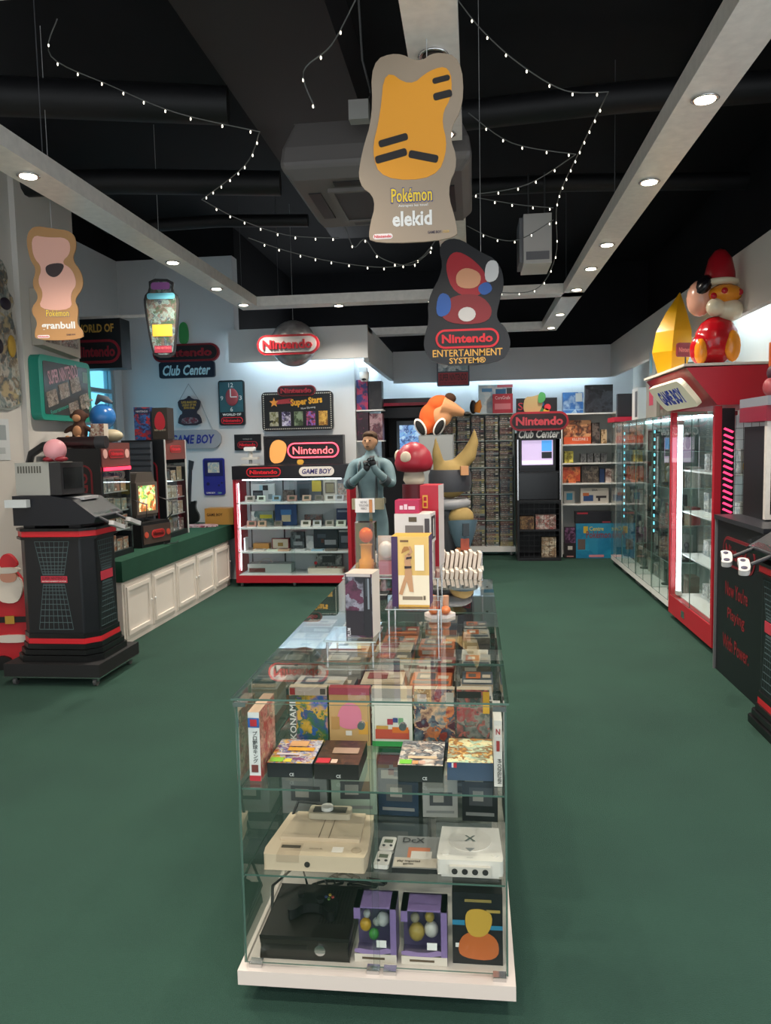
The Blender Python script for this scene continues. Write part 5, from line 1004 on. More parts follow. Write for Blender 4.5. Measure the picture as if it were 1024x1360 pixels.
for x in (-.13, .02, .13): MB().box(x-.045, x+.045, -.18, -.12, .95, 1.07).build('pouch', M('#b5ac90', .6), t, bevel=.008)
for x in (-.09, .09): MB().tube([(x, -.12, 1.06), (x*1.15, -.165, 1.25), (x*1.1, -.13, 1.42), (x, -.03, 1.52), (x, .09, 1.4)], .014, 6).build('strap', M('#4a545a', .5), t)
for (a, b) in (((-.2, -.15, 1.22), (-.16, -.18, 1.25)), ((.22, -.15, 1.24), (.19, -.19, 1.28))): MB().tube([a, b], .062, 10).build('elbow_band', M('#3a444a', .5), t)

# ---- big-eared costume statue seen from behind (plain generic shape)
t = thing('costume_statue', 'tan big-eared costume statue with dark cap, seen from behind', 'statue', (-.16, 5.2, 0), math.radians(10))
TAN = surf('tan_fur', '#a38a55', .8, 8, .2)
MB().ell((0, 0, 1.44), (.135, .13, .13)).tube([(-.07, -.02, 1.5), (-.095, -.05, 1.62), (-.1, -.05, 1.73)], [.045, .032, .005], 10).tube([(.05, 0, 1.52), (.13, 0, 1.6), (.165, 0, 1.69), (.17, 0, 1.78)], [.06, .055, .035, .005], 10).build('head', TAN, t, remesh=.012)
MB().lathe([(.137, -.06), (.146, -.02), (.145, .05), (.132, .085)], 20, (0, .0, 1.42)).build('cap_band', M('#34353a', .5), t); MB().box(.05, .1, -.16, -.12, 1.47, 1.53).build('cap_tab', M('#c08a5c', .5), t)
MB().lathe([(.10, 0), (.135, .02), (.14, .05), (.11, .07)], 18, (0, 0, 1.24)).build('collar_ring', M('#8b8c8e', .4), t)
J = {'pelvis': ((0, 0, .72), (.12, .1)), 'chest': ((0, 0, 1.08), (.13, .11)), 'top': ((0, 0, 1.25), (.08, .08)), 'sl': ((-.13, 0, 1.2), .06), 'el': ((-.19, .02, 1.02), .05), 'hl': ((-.2, .06, .86), .045),
     'tl': ((-.08, 0, .64), .085), 'kl': ((-.1, .02, .36), .065), 'al': ((-.1, 0, .08), .06), 'fl': ((-.1, .1, .05), .05), 'tr': ((.08, 0, .64), .085), 'kr': ((.1, .02, .36), .065), 'ar': ((.1, 0, .08), .06), 'fr': ((.1, .1, .05), .05)}
skinfig('body', J, [('pelvis', 'chest'), ('chest', 'top'), ('top', 'sl'), ('sl', 'el'), ('el', 'hl'), ('pelvis', 'tl'), ('tl', 'kl'), ('kl', 'al'), ('al', 'fl'), ('pelvis', 'tr'), ('tr', 'kr'), ('kr', 'ar'), ('ar', 'fr')], M('#23262b', .5), t)
MB().ell((.06, -.08, 1.19), (.085, .08, .07)).build('tan_shoulder', TAN, t)
MB().tube([(.06, -.13, 1.17), (.06, -.14, 1.1), (.06, -.145, 1.0)], [.1, .085, .05], 16).build('blue_sleeve', M('#4d6470', .5), t); MB().box(.045, .085, -.245, -.2, 1.08, 1.16).build('sleeve_strip', M('#2a3238', .5), t)
MB().ell((.06, -.15, .965), (.056, .055, .045)).build('orange_glove', M('#b4764c', .6), t); MB().box(.035, .09, -.21, -.195, .985, 1.06).build('red_pad', M('#b05038', .5), t)
for i in range(3): MB().box(.035+.02*i, .043+.02*i, -.213, -.2, .95, .98).build('glove_stripe', M('#4a2a1c', .6), t)

# ---- mushroom on a stand
p = FY(550, 640, 7.7)
t = thing('toadstool_model', 'red toadstool model with cream spots on a dark red stand', 'decoration', (p.x, 7.7, 0))
MB().cyl((0, 0, 0), .12, 1.28, 'z', 16).build('stand', M('#5c1420', .4), t)
MB().lathe([(.085, 1.281), (.11, 1.32), (.1, 1.38), (.09, 1.42)], 20).build('stem', M('#d9cbb8', .6), t)
MB().lathe([(.1, 1.40), (.17, 1.42), (.195, 1.49), (.165, 1.60), (.1, 1.67), (.03, 1.70), (.001, 1.701)], 24).build('cap', M('#a82236', .4), t)
for (a, z, r, rr) in ((-.4, 1.55, .17, .06), (-1.9, 1.56, .168, .065), (2.3, 1.55, .17, .06)): MB().ell((math.sin(a)*r, -math.cos(a)*r, z), (rr, rr*.5, rr), tilt=(0, 0, a)).build('spot', M('#e0d0ba', .5), t)
# ---- grey cabinet with orange plush
a, b = FY(556, 578, 9.0), FY(602, 578, 9.0)
t = thing('steel_cabinet', 'tall plain grey metal cabinet behind the toadstool model', 'cabinet', ((a.x+b.x)/2, 9.0, 0)); w_ = b.x-a.x
MB().box(-w_/2, w_/2, 0, .4, 0, a.z).build('body', M('#8e9292', .4), t, bevel=.006); MB().box(-w_/2+.01, w_/2-.01, -.01, 0, .03, a.z-.02).build('door', M('#9a9e9e', .35), t); MB().box(w_/2-.05, w_/2-.035, -.03, -.01, 1.0, 1.15).build('handle', CHROME, t)
t = thing('orange_plush', 'large orange plush animal with long tan snout on the grey cabinet', 'plush toy', ((a.x+b.x)/2+.02, 9.18, a.z+.001))
OP = M('#e0622a', .95)
MB().ell((-.08, 0, .2), (.15, .12, .18)).ell((.02, 0, .35), (.15, .12, .12)).ell((-.13, -.06, .1), (.07, .07, .1)).build('body', OP, t, remesh=.014)
MB().ell((.05, -.08, .22), (.12, .06, .13)).tube([(.05, -.05, .33), (.2, -.05, .28), (.31, -.05, .24)], [.12, .08, .035], 12).build('tan_muzzle', M('#d59a6c', .9), t, remesh=.012)
MB().ell((.345, -.05, .235), (.05, .035, .028)).build('nose', M('#16140f', .5), t); MB().ell((.15, -.02, .43), (.07, .05, .055), tilt=(0, .5, 0)).build('dark_tuft', M('#4a2f20', .95), t)
for x in (-.2, .02): MB().ell((x, -.15, .09), (.06, .04, .115), tilt=(0, .5 if x > 0 else -.5, 0)).build('shoe', M('#e4dcd4', .8), t); MB().ell((x, -.185, .085), (.042, .012, .095), tilt=(0, .5 if x > 0 else -.5, 0)).build('black_sole', M('#121214', .8), t)

# ---- red-topped TV booth in the recess
t = thing('tv_booth', 'black and red video booth with small television in the recess', 'game kiosk', (-.9, 10.6, 0))
MB().box(-.36, .36, 0, .6, 0, 1.5).build('cabinet', M('#16171b', .45), t); MB().box(-.36, -.32, 0, .6, 1.5, 2.2).box(.32, .36, 0, .6, 1.5, 2.2).box(-.32, .32, .56, .6, 1.5, 2.2).build('side_wing', M('#1c1416', .45), t)
MB().box(-.38, .38, -.1, .6, 2.2, 2.3).build('canopy', M('#2a1416', .3), t, bevel=.02); MB().box(-.38, .38, -.11, -.1, 2.2, 2.24).build('canopy_strip', M('#a3182a', .4), t); MB().box(-.32, .32, -.05, .05, 2.04, 2.18).build('header', M('#1a1718', .4), t)
t = thing('television', 'small grey television glowing blue in the video booth', 'television', (-.86, 10.72, 1.501)); MB().box(-.2, .2, 0, .4, 0, .5).build('casing', M('#6a747c', .4), t, bevel=.02); MB().box(-.16, .16, -.006, .0, .12, .44).build('screen', art(['#4a7ab8', '#7aa8d8', '#2c4a80', '#a8c8e8'], 10, emit=1.0), t)
# ---- shelf of boxes on the recess return wall
t = thing('wall_shelf', 'narrow shelf unit of boxes on the recess return wall', 'shelf', (-1.448, 9.54, 1.3))
for z in (.0, .42, .80): MB().box(0, .34, 0, .24, z, z+.015).build('shelf_board', WHITE, t)
for (lab, z, u, w_, h_, c, cols) in (('blue box with red cross print on the upper wall shelf', .816, .08, .14, .37, '#1c2456', ['#1c2456', '#1c2456', '#b02a48', '#24306a']), ('tall black box on the upper wall shelf', .816, .245, .16, .35, '#17161a', ['#17161a', '#1c1a1e', '#2a2628']), ('dark red printed box on the middle wall shelf', .436, .08, .14, .35, '#5a1c34', ['#8a2a4a', '#3a1a2c', '#2a1420']), ('pink collage box on the middle wall shelf', .436, .245, .16, .33, '#7a4a54', ['#8a5a64', '#a8888c', '#4a2a34', '#6a3a44'])):
    carton(lab, (w_, .19, h_), (-1.448+u, 9.66, 1.3+z), 0, body=c, front=art(cols, 10))
t = thing('small_plush', 'small green and pink plush on the lowest wall shelf', 'plush toy', (-1.22, 9.66, 1.316)); MB().ell((0, 0, .06), (.08, .08, .06)).build('pink_body', M('#c8545e', .9), t); MB().ell((-.0, 0, .16), .065).build('green_head', M('#3f8f48', .9), t)

# ---- white rack of stacked game cases
RX0, RX1, RYF = -.47, .6, 11.45
t = thing('game_rack', 'white wheeled rack filled with stacked game cases', 'rack', (0, RYF, 0))
MB().box(RX0, RX1, 0, .26, .06, .14).build('base', WHITE, t); MB().box(RX0, RX1, .24, .26, .14, 2.1).build('back_panel', M('#a3aaa8', .5), t)
for x in (RX0, RX1-.012): pane('side_pane', t, x, x+.012, 0, .24, .14, 2.1, GLASS2)
NS = 5; SZ = [.142+i*.392 for i in range(NS+1)]
for z in SZ[1:]: pane('shelf', t, RX0+.013, RX1-.013, .0, .239, z-.012, z-.002, GLASS2, M('#a8b8b4', .3))
for x in (RX0+.06, RX1-.06): caster(t, x, .06, .06, .028, M('#8a8a8a', .4))
cols = ['#5a4a46', '#3c4650', '#6d6a5c', '#4a5648', '#7a5a50', '#2e3238', '#8a8a72', '#50606a', '#64484c', '#3a3a3e', '#9a926a', '#7f8a8c']
names = ['brown', 'slate', 'khaki', 'olive', 'russet', 'black', 'sage', 'steel', 'plum', 'charcoal', 'mustard', 'silver']
meshes = []
for c in cols:
    mb = MB().box(-.093, .093, 0, .135, 0, .0295)
    mb.add([(-.08, -.0006, .006), (.02, -.0006, .006), (.02, -.0006, .023), (-.08, -.0006, .023)], [(0,1,2,3)], 1)
    mb.add([(.05, -.0006, .006), (.085, -.0006, .006), (.085, -.0006, .023), (.05, -.0006, .023)], [(0,1,2,3)], 2)
    meshes.append(mb.mesh('game_case', [M(c, .4), art(['#a8a498', '#d8d6cc', '#4a4644', '#a87a6a', c], 40), M('#d4d2c8' if len(meshes) % 3 == 0 else ('#b0a86a' if len(meshes) % 3 == 1 else c), .5)]))
for si in range(NS):
    for ci in range(5):
        for j in range(12):
            q = random.randrange(12); o = bpy.data.objects.new('game_case', meshes[q]); COL.objects.link(o)
            o.location = (RX0+.12+ci*.2065+random.uniform(-.004, .004), RYF+.06+random.uniform(-.012, .01), SZ[si]+.0005+j*.0303)
            tag(o, '%s game case, %s up in stack %s from left, %s shelf of white rack' % (names[q], ORD[j], ('one', 'two', 'three', 'four', 'five')[ci], ('bottom', 'second', 'middle', 'fourth', 'top')[si]), 'game case', 'game cases in the white rack')
zt = SZ[-1] + .001
p = FY(643, 578, 11.5)
carton('large white and blue carton on top of the game rack', (.5, .12, .42), (.33, 11.62, zt), 0, body='#cfd8dc', front=art(['#d4e0e6', '#9cc4dc', '#e4ecee', '#c8dce6'], 6), patches=[('f', .5, .8, .25, .85, '#2a6a98'), ('f', .55, 1, .9, 1, '#d8788a'), ('f', .82, .98, .3, .88, '#3a4048'), ('f', .1, .4, .76, .88, '#5a98c8')], letters=[])
carton('red console carton in front of the large white carton on the rack', (.29, .08, .28), (.43, 11.51, zt), 0, body='#8e1f30', front='#a82a3a', patches=[('f', .1, .9, .2, .5, '#c8747c')], letters=[('f', 'CoreGrafx', .5, .8, .22, .05, '#d8b0b4')])
t = thing('spiky_toy', 'small orange and black spiky toy on the game rack', 'toy', (-.0, 11.5, zt)); MB().ell((0, 0, .1), (.05, .04, .1)).build('body', M('#2a2426', .6), t)
MB().tube([(.05, 0, .02), (.07, 0, .12), (.1, 0, .2)], [.05, .06, .01], 8).tube([(.03, 0, .1), (-.02, 0, .2)], [.04, .006], 8).build('orange_tuft', M('#d8822c', .7), t)
t = thing('hanging_sign', 'small hanging sign with red name panel in front of the rear fascia', 'sign', (FY(602, 513, 11.6).x, 11.6, FY(602, 513, 11.6).z))
MB().prism(rrect(.48, .42, .02, 3, 0, .21), -.012, .012).build('board', M('#4a5560', .4), t); MB().box(-.22, .22, -.016, -.012, .22, .4).build('artwork', art(['#b8c4c8', '#8aa0a8', '#e0e4e4', '#6a7a80'], 8), t); MB().box(-.22, .22, -.016, -.012, .02, .2).build('name_panel', M('#b8202e', .4), t)
lettering('SUPER NINTENDO', .40, .1, (0, -.017, .13), M('#5a0c14', .4), t, bold=.02); lettering('ENTERTAINMENT SYSTEM', .4, .03, (0, -.017, .05), M('#5a0c14', .4), t)
MB().ell((-.12, -.015, .32), (.05, .01, .05)).build('white_disc', WHITE, t); MB().prism(smooth_outline([(.05, .36), (.18, .34), (.16, .42), (.08, .44)], 2), -.02, -.016).build('red_green_shape', M('#b03040', .4), t); string(t, .42, 4.42-FY(602, 513, 11.6).z)
# ---- black demo cabinet with CRT and caged shelves
KX, KY = .905, 10.95
t = thing('demo_cabinet', 'tall black demo cabinet with television and caged lower shelves', 'game kiosk', (KX, KY, 0))
KB = M('#15161a', .45)
for s in (-1, 1): MB().box(s*.305-.02 if s > 0 else -.305, .305 if s > 0 else -.285, 0, .55, 0, 1.78).build('side_wall', KB, t)
MB().box(-.285, .285, .53, .55, 0, 1.78).build('back_wall', KB, t); MB().box(-.305, .305, -.01, .55, 1.76, 1.8).build('top_board', KB, t)
for z in (.02, .42, .82, 1.24): MB().box(-.285, .285, .0, .53, z, z+.02).build('shelf_board', M('#222429', .45), t)
MB().box(-.28, .28, .12, .135, .845, 1.235).build('dark_front', M('#0c0d10', .2), t)
for s in (-1, 1): MB().box(s*.292-.008, s*.292+.008, -.012, 0, .85, 1.76).build('chrome_trim', CHROME, t)
wm = []
for i in range(9): wm.append(MB().box(-.28+.07*i-.002, -.28+.07*i+.002, -.006, -.002, .04, .84))
for i in range(11): wm.append(MB().box(-.285, .285, -.004, 0, .06+.075*i, .064+.075*i))
for m_ in wm: m_.build('cage_wire', M('#26272b', .4), t)
framebox(MB(), -.3, .3, -.012, 0, .0, .86, .025).build('cage_frame', KB, t)
t2_ = thing('television', 'black television showing a purple menu in the demo cabinet', 'television', (KX-.02, KY+.02, 1.262)); MB().box(-.25, .25, .03, .45, 0, .47).build('casing', M('#1c1d22', .35), t2_, bevel=.02); framebox(MB(), -.25, .25, .0, .03, 0.05, .47, .035).build('bezel', M('#24262c', .35), t2_)
MB().box(-.215, .215, .02, .028, .09, .44).build('screen', M('#c8b4d8', .3, emit=.9), t2_); MB().box(.06, .2, .014, .02, .28, .43).build('menu_block', M('#4a9ae0', .3, emit=.9), t2_); MB().box(.06, .2, .014, .02, .18, .27).build('menu_block', M('#2a2c38', .3), t2_); MB().box(-.21, .21, .014, .02, .1, .15).build('menu_bar', M('#e4e0f0', .3, emit=.9), t2_)
logo(t, .80, .26, .0, 1.96, -.02, ring=M('#b01e2e', .35), inner=M('#2a0f14', .35), text=M('#d84a56', .35), d=.05)
MB().box(-.3, .3, -.015, .02, 1.71, 1.85).build('script_plaque', M('#101318', .4), t); lettering('Club Center', .56, .12, (.0, -.016, 1.785), WHITE, t, bold=.03, slant=.2)
MB().box(-.31, .25, .0, .03, 2.05, 2.28).build('top_board_sign', M('#17171b', .4), t)
for i, (x, z, c) in enumerate(((.03, 2.2, '#3a7ac0'), (.12, 2.15, '#c8303a'), (.02, 2.11, '#3a9a50'), (.1, 2.09, '#d8a83a'))): MB().cyl((x, -.005, z), .045, .006, 'y', 16).build('colour_disc', M(c, .35), t)
MB().prism(smooth_outline([(-.22, 2.06), (.0, 2.06), (.06, 2.2), (.04, 2.34), (-.08, 2.3), (-.2, 2.3)], 2), -.02, -.002).build('plain_shape', M('#b8a070', .4), t); MB().prism(smooth_outline([(-.02, 2.2), (.08, 2.22), (.1, 2.34), (.0, 2.37)], 2), -.03, -.015).build('green_shape', M('#4a9a58', .4), t)
lettering('S', .07, .1, (-.25, -.002, 2.17), M('#b83040', .4), t)
carton('brown picture box on the upper caged shelf of the demo cabinet', (.2, .1, .18), (KX-.16, KY+.15, .441), 0, body='#6a4a30', front=art(['#7a5a3a', '#3a2a20', '#b08a5a', '#5a3a2a'], 16))
carton('pale pink-red picture box on the upper caged shelf of the demo cabinet', (.28, .1, .2), (KX+.1, KY+.15, .441), 0, body='#b08a80', front=art(['#d8c0b4', '#a84a44', '#e8dcd4', '#8a6a60'], 14))
carton('cream sketch box on the lower caged shelf of the demo cabinet', (.2, .1, .28), (KX+.14, KY+.12, .041), 0, body='#cbb798', front=art(['#d8c4a4', '#7a5a40', '#e4d8c0', '#a8886a'], 14))
# ---- rear bookcase
BX0, BX1, BYF = 1.25, 2.03, 11.3
t = thing('bookcase', 'white open bookcase of boxed games in the rear right corner', 'bookcase', (0, BYF, 0))
for x in (BX0, BX1-.018): MB().box(x, x+.018, 0, .4, 0, 2.09).build('side_panel', WHITE, t)
BZ = [.06, .77, 1.07, 1.36, 1.63, 2.07]
for z in BZ: MB().box(BX0+.018, BX1-.018, 0, .39, z-.02, z).build('shelf_board', WHITE, t)
MB().box(BX0+.018, BX1-.018, .385, .4, .06, 2.07).build('back_panel', M('#bfc2c0', .6), t)
def bk(label, x0, x1, shelf, h_, body, frontm, d_=.1, y=.08, **k):
    carton(label, (x1-x0-.004, d_, h_), ((x0+x1)/2, BYF+y+d_/2, BZ[shelf]+.0005), 0, body=body, front=frontm, **k)
bk('bright blue console carton on top of the bookcase', 1.28, 1.57, 5, .3, '#2f6ab0', art(['#2f6cb8', '#3f80c8', '#2a5ea4', '#a8c8e0'], 5), patches=[('f', 0, 1, .16, .19, '#8fb8e0'), ('f', .62, .95, .55, .95, '#a8b8c0')])
bk('large black carton with helmet artwork on top of the bookcase', 1.6, 1.99, 5, .4, '#16171d', art(['#16171d', '#20222a', '#3a3c46', '#101116'], 7), y=.12)
bk('orange and dark red carton with white lettering on the second shelf', 1.27+.02, 1.68, 4, .34, '#c8562c', art(['#2c1a18', '#6a2c20', '#c87a4a', '#401f1a', '#e0a070'], 9), patches=[('f', 0, 1, 0, .3, '#d0562c')], letters=[('f', 'KILLZONE 2', .6, .2, .22, .04, '#f0dcd0')])
bk('dark brown small carton beside the orange carton', 1.69, 1.8, 4, .3, '#3a2a28', art(['#4a3430', '#7a6a60', '#2a1e1c'], 14))
bk('tan narrow carton at the end of the second shelf', 1.82, 1.9, 4, .2, '#b08a58', art(['#b89060', '#6a4a2c', '#d0b088'], 16))
bk('yellow small box on the third shelf', 1.3, 1.43, 3, .17, '#c8b030', art(['#d8c23c', '#7a6a20', '#e8d860'], 20))
for i in range(4): bk('small dark figure box, %s of four on the third shelf' % ORD[i], 1.53+.095*i, 1.615+.095*i, 3, .13, '#3a3a3c', art(['#4a4a4c', '#8a8a88', '#2a2a2c', '#6a6a6a'], 22), group='small dark boxes on the bookcase')
bk('bright orange box on the fourth shelf', 1.28, 1.53, 2, .23, '#d0502a', art(['#e05a2c', '#c03c20', '#f08a4a', '#4a1c14'], 8))
bk('black box with ornate silver design on the fourth shelf', 1.545, 1.79, 2, .24, '#24211f', art(['#24211f', '#8a7a6a', '#3a3430', '#5a4a40'], 14))
bk('small navy box on the fourth shelf', 1.8, 1.87, 2, .2, '#28385c', '#2c4068')
bk('beige box at the right of the fourth shelf', 1.88, 2.0, 2, .2, '#a88a80', art(['#b09488', '#d8c8c0', '#7a5a54'], 14))
bk('grey box with blue round picture on the fifth shelf', 1.29, 1.45, 1, .18, '#8a8a88', '#9a9a96', patches=[('f', .25, .8, .3, .85, '#2c7a98')])
bk('white carton with light-gun picture on the fifth shelf', 1.53, 1.93, 1, .22, '#c4bab0', '#ccc4ba', patches=[('f', .1, .45, .15, .55, '#2a4a80'), ('f', .08, .3, .5, .7, '#c86a3a'), ('f', .55, .92, .35, .5, '#3a3438'), ('f', .62, .7, .15, .4, '#3a3438')], letters=[('f', 'SEGA', .5, .88, .08, .03, '#3a3a40')])
carton('large teal carton with yellow lettering standing on the floor', (.52, .12, .5), (1.7, BYF-.07, .001), 0, body='#1a7aa0', front=art(['#1f88b0', '#2a98bc', '#1a7aa4', '#2c8cb0'], 4), patches=[('f', .05, .25, .25, .55, '#6a5a54'), ('f', .35, .75, .03, .1, '#d88a94'), ('f', .2, .32, .72, .92, '#d8b43a')], letters=[('f', 'Centre', .55, .85, .2, .06, '#e0d060'), ('f', 'Pokémon', .6, .68, .34, .1, '#8a3a44')])
carton('long black carton with white spaceship on top of the teal carton', (.5, .12, .17), (1.68, BYF-.07, .5015), 0, body='#17161c', front='#1b1a22', patches=[('f', .05, .35, .78, .92, '#b02838'), ('f', .75, .98, .05, .16, '#a03a4a')])
carton('small purple carton at the bottom left of the bookcase', (.15, .1, .22), (1.36, BYF-.06, .221), 0, body='#4a1c44', front=art(['#5a2a54', '#8a5a80', '#3a1434'], 12))
carton('small black carton with white tag on the floor under the purple carton', (.16, .11, .219), (1.36, BYF-.06, .001), 0, body='#1c1416', front='#241a1c', patches=[('f', .3, .7, .55, .8, '#d8d0c8'), ('f', .2, .8, .08, .16, '#c88a84')])
# --- next section ---
# ================================================================== right side
# ---- four glass showcase towers
SX0, SX1 = 1.85, 2.33
YS = [7.60, 8.32, 9.13, 9.95, 10.72]
CY = M('#7fe4ff', .3, emit=3.0)
PALR = ['#4a4e52', '#8a8f8c', '#2c3034', '#a8a49c', '#6a5a50', '#b8bcb8', '#7a3a38', '#3a4a5a', '#9a8a6a', '#5f6a66']
for k in range(4):
    y0, y1 = YS[k]+.01, YS[k+1]-.01; w_ = y1-y0; nm = ('nearest the red case', 'second from the red case', 'third from the red case', 'farthest from the red case')[k]
    t = thing('glass_showcase', 'tall glass showcase with white wheeled base, ' + nm, 'display case', (SX0, (y0+y1)/2, 0), -PI/2, group='glass showcases on the right wall')
    MB().box(-w_/2, w_/2, 0, .48, .06, .12).build('base', WHITE, t); MB().box(-w_/2, w_/2, .46, .48, .12, 1.9).build('back_panel', M('#b4bab8', .5), t)
    for a in (-w_/2, w_/2-.006): pane('side_pane', t, a, a+.006, 0.008, .46, .12, 1.9, GLASS2)
    pane('front_door', t, -w_/2+.006, -.002, 0, .006, .122, 1.898, GLASS2); pane('front_door', t, .002, w_/2-.006, 0, .006, .122, 1.898, GLASS2); pane('top_pane', t, -w_/2, w_/2, 0, .48, 1.9, 1.906, GLASS2)
    for z in (.48, .84, 1.2, 1.55): pane('glass_shelf', t, -w_/2+.008, w_/2-.008, .012, .455, z, z+.006, GLASS2, M('#9ab8b0', .3))
    for x in (-w_/2+.06, w_/2-.06): caster(t, x, .05, .06, .026, M('#8a8a8a', .4))
    MB().box(-w_/2+.03, w_/2-.03, .43, .445, 1.885, 1.895).build('led_or_fill_bar', M('#e4f6ff', .3, emit=12.0), t)  # added glowing bar, only brightens the goods; the showcases have no such lamp
    if k in (1, 3):
        for q in range(14): MB().box(w_/2-.05, w_/2-.03, .03, .04, .7+.08*q, .73+.08*q).build('blue_led', CY, t)
    for si, z in enumerate((.121, .4865, .8465, 1.2065, 1.5565)):
        for i in range(3):
            cs = random.sample(PALR, 4); h_ = random.uniform(.14, .28); wd = w_/3*.8
            lab = '%s goods in %s, shelf %s' % (('left', 'middle', 'right')[i], 'the showcase ' + nm, ('one', 'two', 'three', 'four', 'five')[si])
            if (i+si+k) % 3 == 0:
                f = thing('figurine', 'figurine: ' + lab, 'figurine', (SX0+.2, (y0+y1)/2 - (-w_/3+i*w_/3), z), -PI/2, group='figurines in the glass showcases')
                MB().cyl((0, 0, 0), .06, .015, 'z', 14).build('base', M('#2a2a2c', .4), f)
                MB().ell((0, 0, .07), (.03, .025, .055)).ell((0, 0, .155), (.028, .028, .035)).ell((-.035, 0, .09), (.012, .014, .035)).ell((.035, 0, .09), (.012, .014, .035)).build('body', M(cs[0], .5), f, remesh=.008)
            else: carton('boxed ' + lab, (wd, .1, h_), (SX0+.25, (y0+y1)/2 - (-w_/3+i*w_/3), z), -PI/2, body=cs[0], front=art(cs, 16), patches=[('f', .1, .9, .82, .94, cs[1])], group='boxed goods in the glass showcases')
# cartons above the showcases
def up(label, y, w_, h_, body, frontm, z=1.907, d_=.3, x=2.08, **k): carton(label, (w_, d_, h_), (x, y, z), -PI/2, body=body, front=frontm, **k)
up('olive-grey carton with dark figure on top of the showcases', 8.05, .62, .5, '#6a6a5c', art(['#77776a', '#5a5a4c', '#4a4438', '#8a8a7a'], 5), patches=[('f', .05, .3, .15, .8, '#7a3a40')])
up('clear plastic carton with pink label on top of the showcases', 8.75, .5, .46, '#9a968c', '#a8a49a', patches=[('f', .3, .7, .3, .75, '#d84a62')])
up('tall white console carton stacked on the olive carton', 8.02, .36, .30, '#dfe2e2', '#d8dcdc', z=2.408, patches=[('f', .35, .55, .5, .6, '#3a3a3e'), ('f', .35, .55, .3, .4, '#5a5a5e'), ('f', .3, .7, .05, .2, '#7a3a44')])
up('silver blister carton with blue panel on the clear carton', 8.72, .3, .26, '#aab4ba', '#b4c0c6', z=2.368, patches=[('f', .2, .5, .1, .9, '#8fd0ea')])
up('white carton with grey device picture above the far showcases', 9.6, .34, .38, '#d4d4d2', '#dededc', patches=[('f', .5, .9, .1, .9, '#55585c')])
t = thing('red_tray', 'long red tray sticking out above the far showcase', 'tray', (1.95, 10.3, 1.907)); MB().box(-.18, .1, -.25, .25, .0, .06).build('tray', M('#c0203c', .4), t, bevel=.004)
carton('black slim device standing on the red tray', (.1, .2, .3), (1.95, 10.32, 1.968), -PI/2, body='#1d1c20', front='#242328', name='device', cat='device')
# ---- tall red display case with slanted header
RCX, RY0, RY1 = 1.82, 6.12, 7.46
RM2 = M('#b5182b', .4)
t = thing('tall_red_case', 'tall red display case with slanted header and bright tube inside', 'display case', (0, 0, 0))
MB().box(RCX, 2.4, RY0, RY1, .05, .22).build('plinth', RM2, t)
for (x, y) in ((RCX, RY0), (RCX, RY1-.05), (2.35, RY0), (2.35, RY1-.05)): MB().box(x, x+.05, y, y+.05, .22, 1.92).build('corner_post', RM2, t)
MB().box(RCX, 2.4, RY0, RY1, 1.88, 1.92).build('top_rail', RM2, t); MB().box(2.38, 2.4, RY0+.05, RY1-.05, .22, 1.88).build('back_panel', M('#cfd6d8', .5), t)
MB().prism([(1.6, 2.21), (1.83, 1.925), (2.4, 1.925), (2.4, 2.22)], RY0-.02, RY1, 'y').build('header', M('#b8182c', .4), t)
MB().box(1.58, 2.42, RY0-.03, RY1+.01, 2.221, 2.24).build('header_cap', M('#d8cfc4', .5), t)
sgm = MB(); sgm.prism(rrect(1.2, .34, .05, 4, 0, 0), -.02, 0).build('header_face', M('#2b2b2d', .4), t)
o = t.children[-1]; o.location = (1.71, (RY0+RY1)/2, 2.065); o.rotation_euler = (math.radians(39.4), 0, -PI/2)
MB().prism(rrect(1.05, .26, .07, 5, 0, 0), -.06, -.02).build('sign_panel', M('#e6e0c4', .35, emit=.25), o, bevel=.01)
lettering('GAME BOY', .72, .15, (0, -.061, 0), M('#2450e0', .4), o, bold=.05, slant=.2)
for (a, b, x) in ((RY0+.05, 6.8, RCX+.012), (6.77, RY1-.05, RCX+.003)): pane('glass_door', t, x, x+.006, a, b, .225, 1.88, GLASS2)
pane('side_pane', t, RCX+.06, 2.35, RY0+.012, RY0+.018, .225, 1.88, GLASS2)
for z in (.6, 1.0, 1.38): MB().box(RCX+.1, 2.37, RY0+.08, RY1-.05, z, z+.012).build('shelf', M('#dfe6e6', .3), t)
MB().box(RCX+.06, 2.37, RY0+.05, RY1-.05, .222, .23).build('floor_board', WHITE, t)
MB().cyl((RCX+.05, RY1-.16, .28), .022, 1.52, 'z', 12).build('tube_lamp', M('#f0fbff', .3, emit=9.0), t); MB().box(RCX+.03, RCX+.07, RY1-.2, RY1-.12, .24, .28).box(RCX+.03, RCX+.07, RY1-.2, RY1-.12, 1.8, 1.84).build('lamp_holder', WHITE, t)
MB().box(RCX+.05, RCX+.14, RY0-.012, RY0, .22, 1.9).build('led_strip_backing', M('#15121a', .4), t)
LED = M('#ff3a6a', .4, emit=2.0)
for i in range(30):
    z = .35+.047*i; MB().prism([(RCX+.058, z+.03), (RCX+.068, z+.042), (RCX+.132, z+.012), (RCX+.122, z)], RY0-.018, RY0-.012).build('led_or_fill_bar', LED, t)
for i in range(7): MB().box(RCX+.16+.03*i*1.9, RCX+.163+.03*i*1.9, RY0+.03, RY0+.034, .23, 1.87).build('grid_wire', M('#3a3c3e', .4), t)
for i in range(18): MB().box(RCX+.15, 2.34, RY0+.034, RY0+.038, .3+.085*i, .303+.085*i).build('grid_wire', M('#3a3c3e', .4), t)
MB().box(RCX-.004, RCX, 6.9, 7.0, .1, .16).build('lock_plate', CHROME, t)
for y in (RY0+.08, RY1-.08): caster(t, RCX+.05, y, .05, .022, M('#6a6a6a', .4))
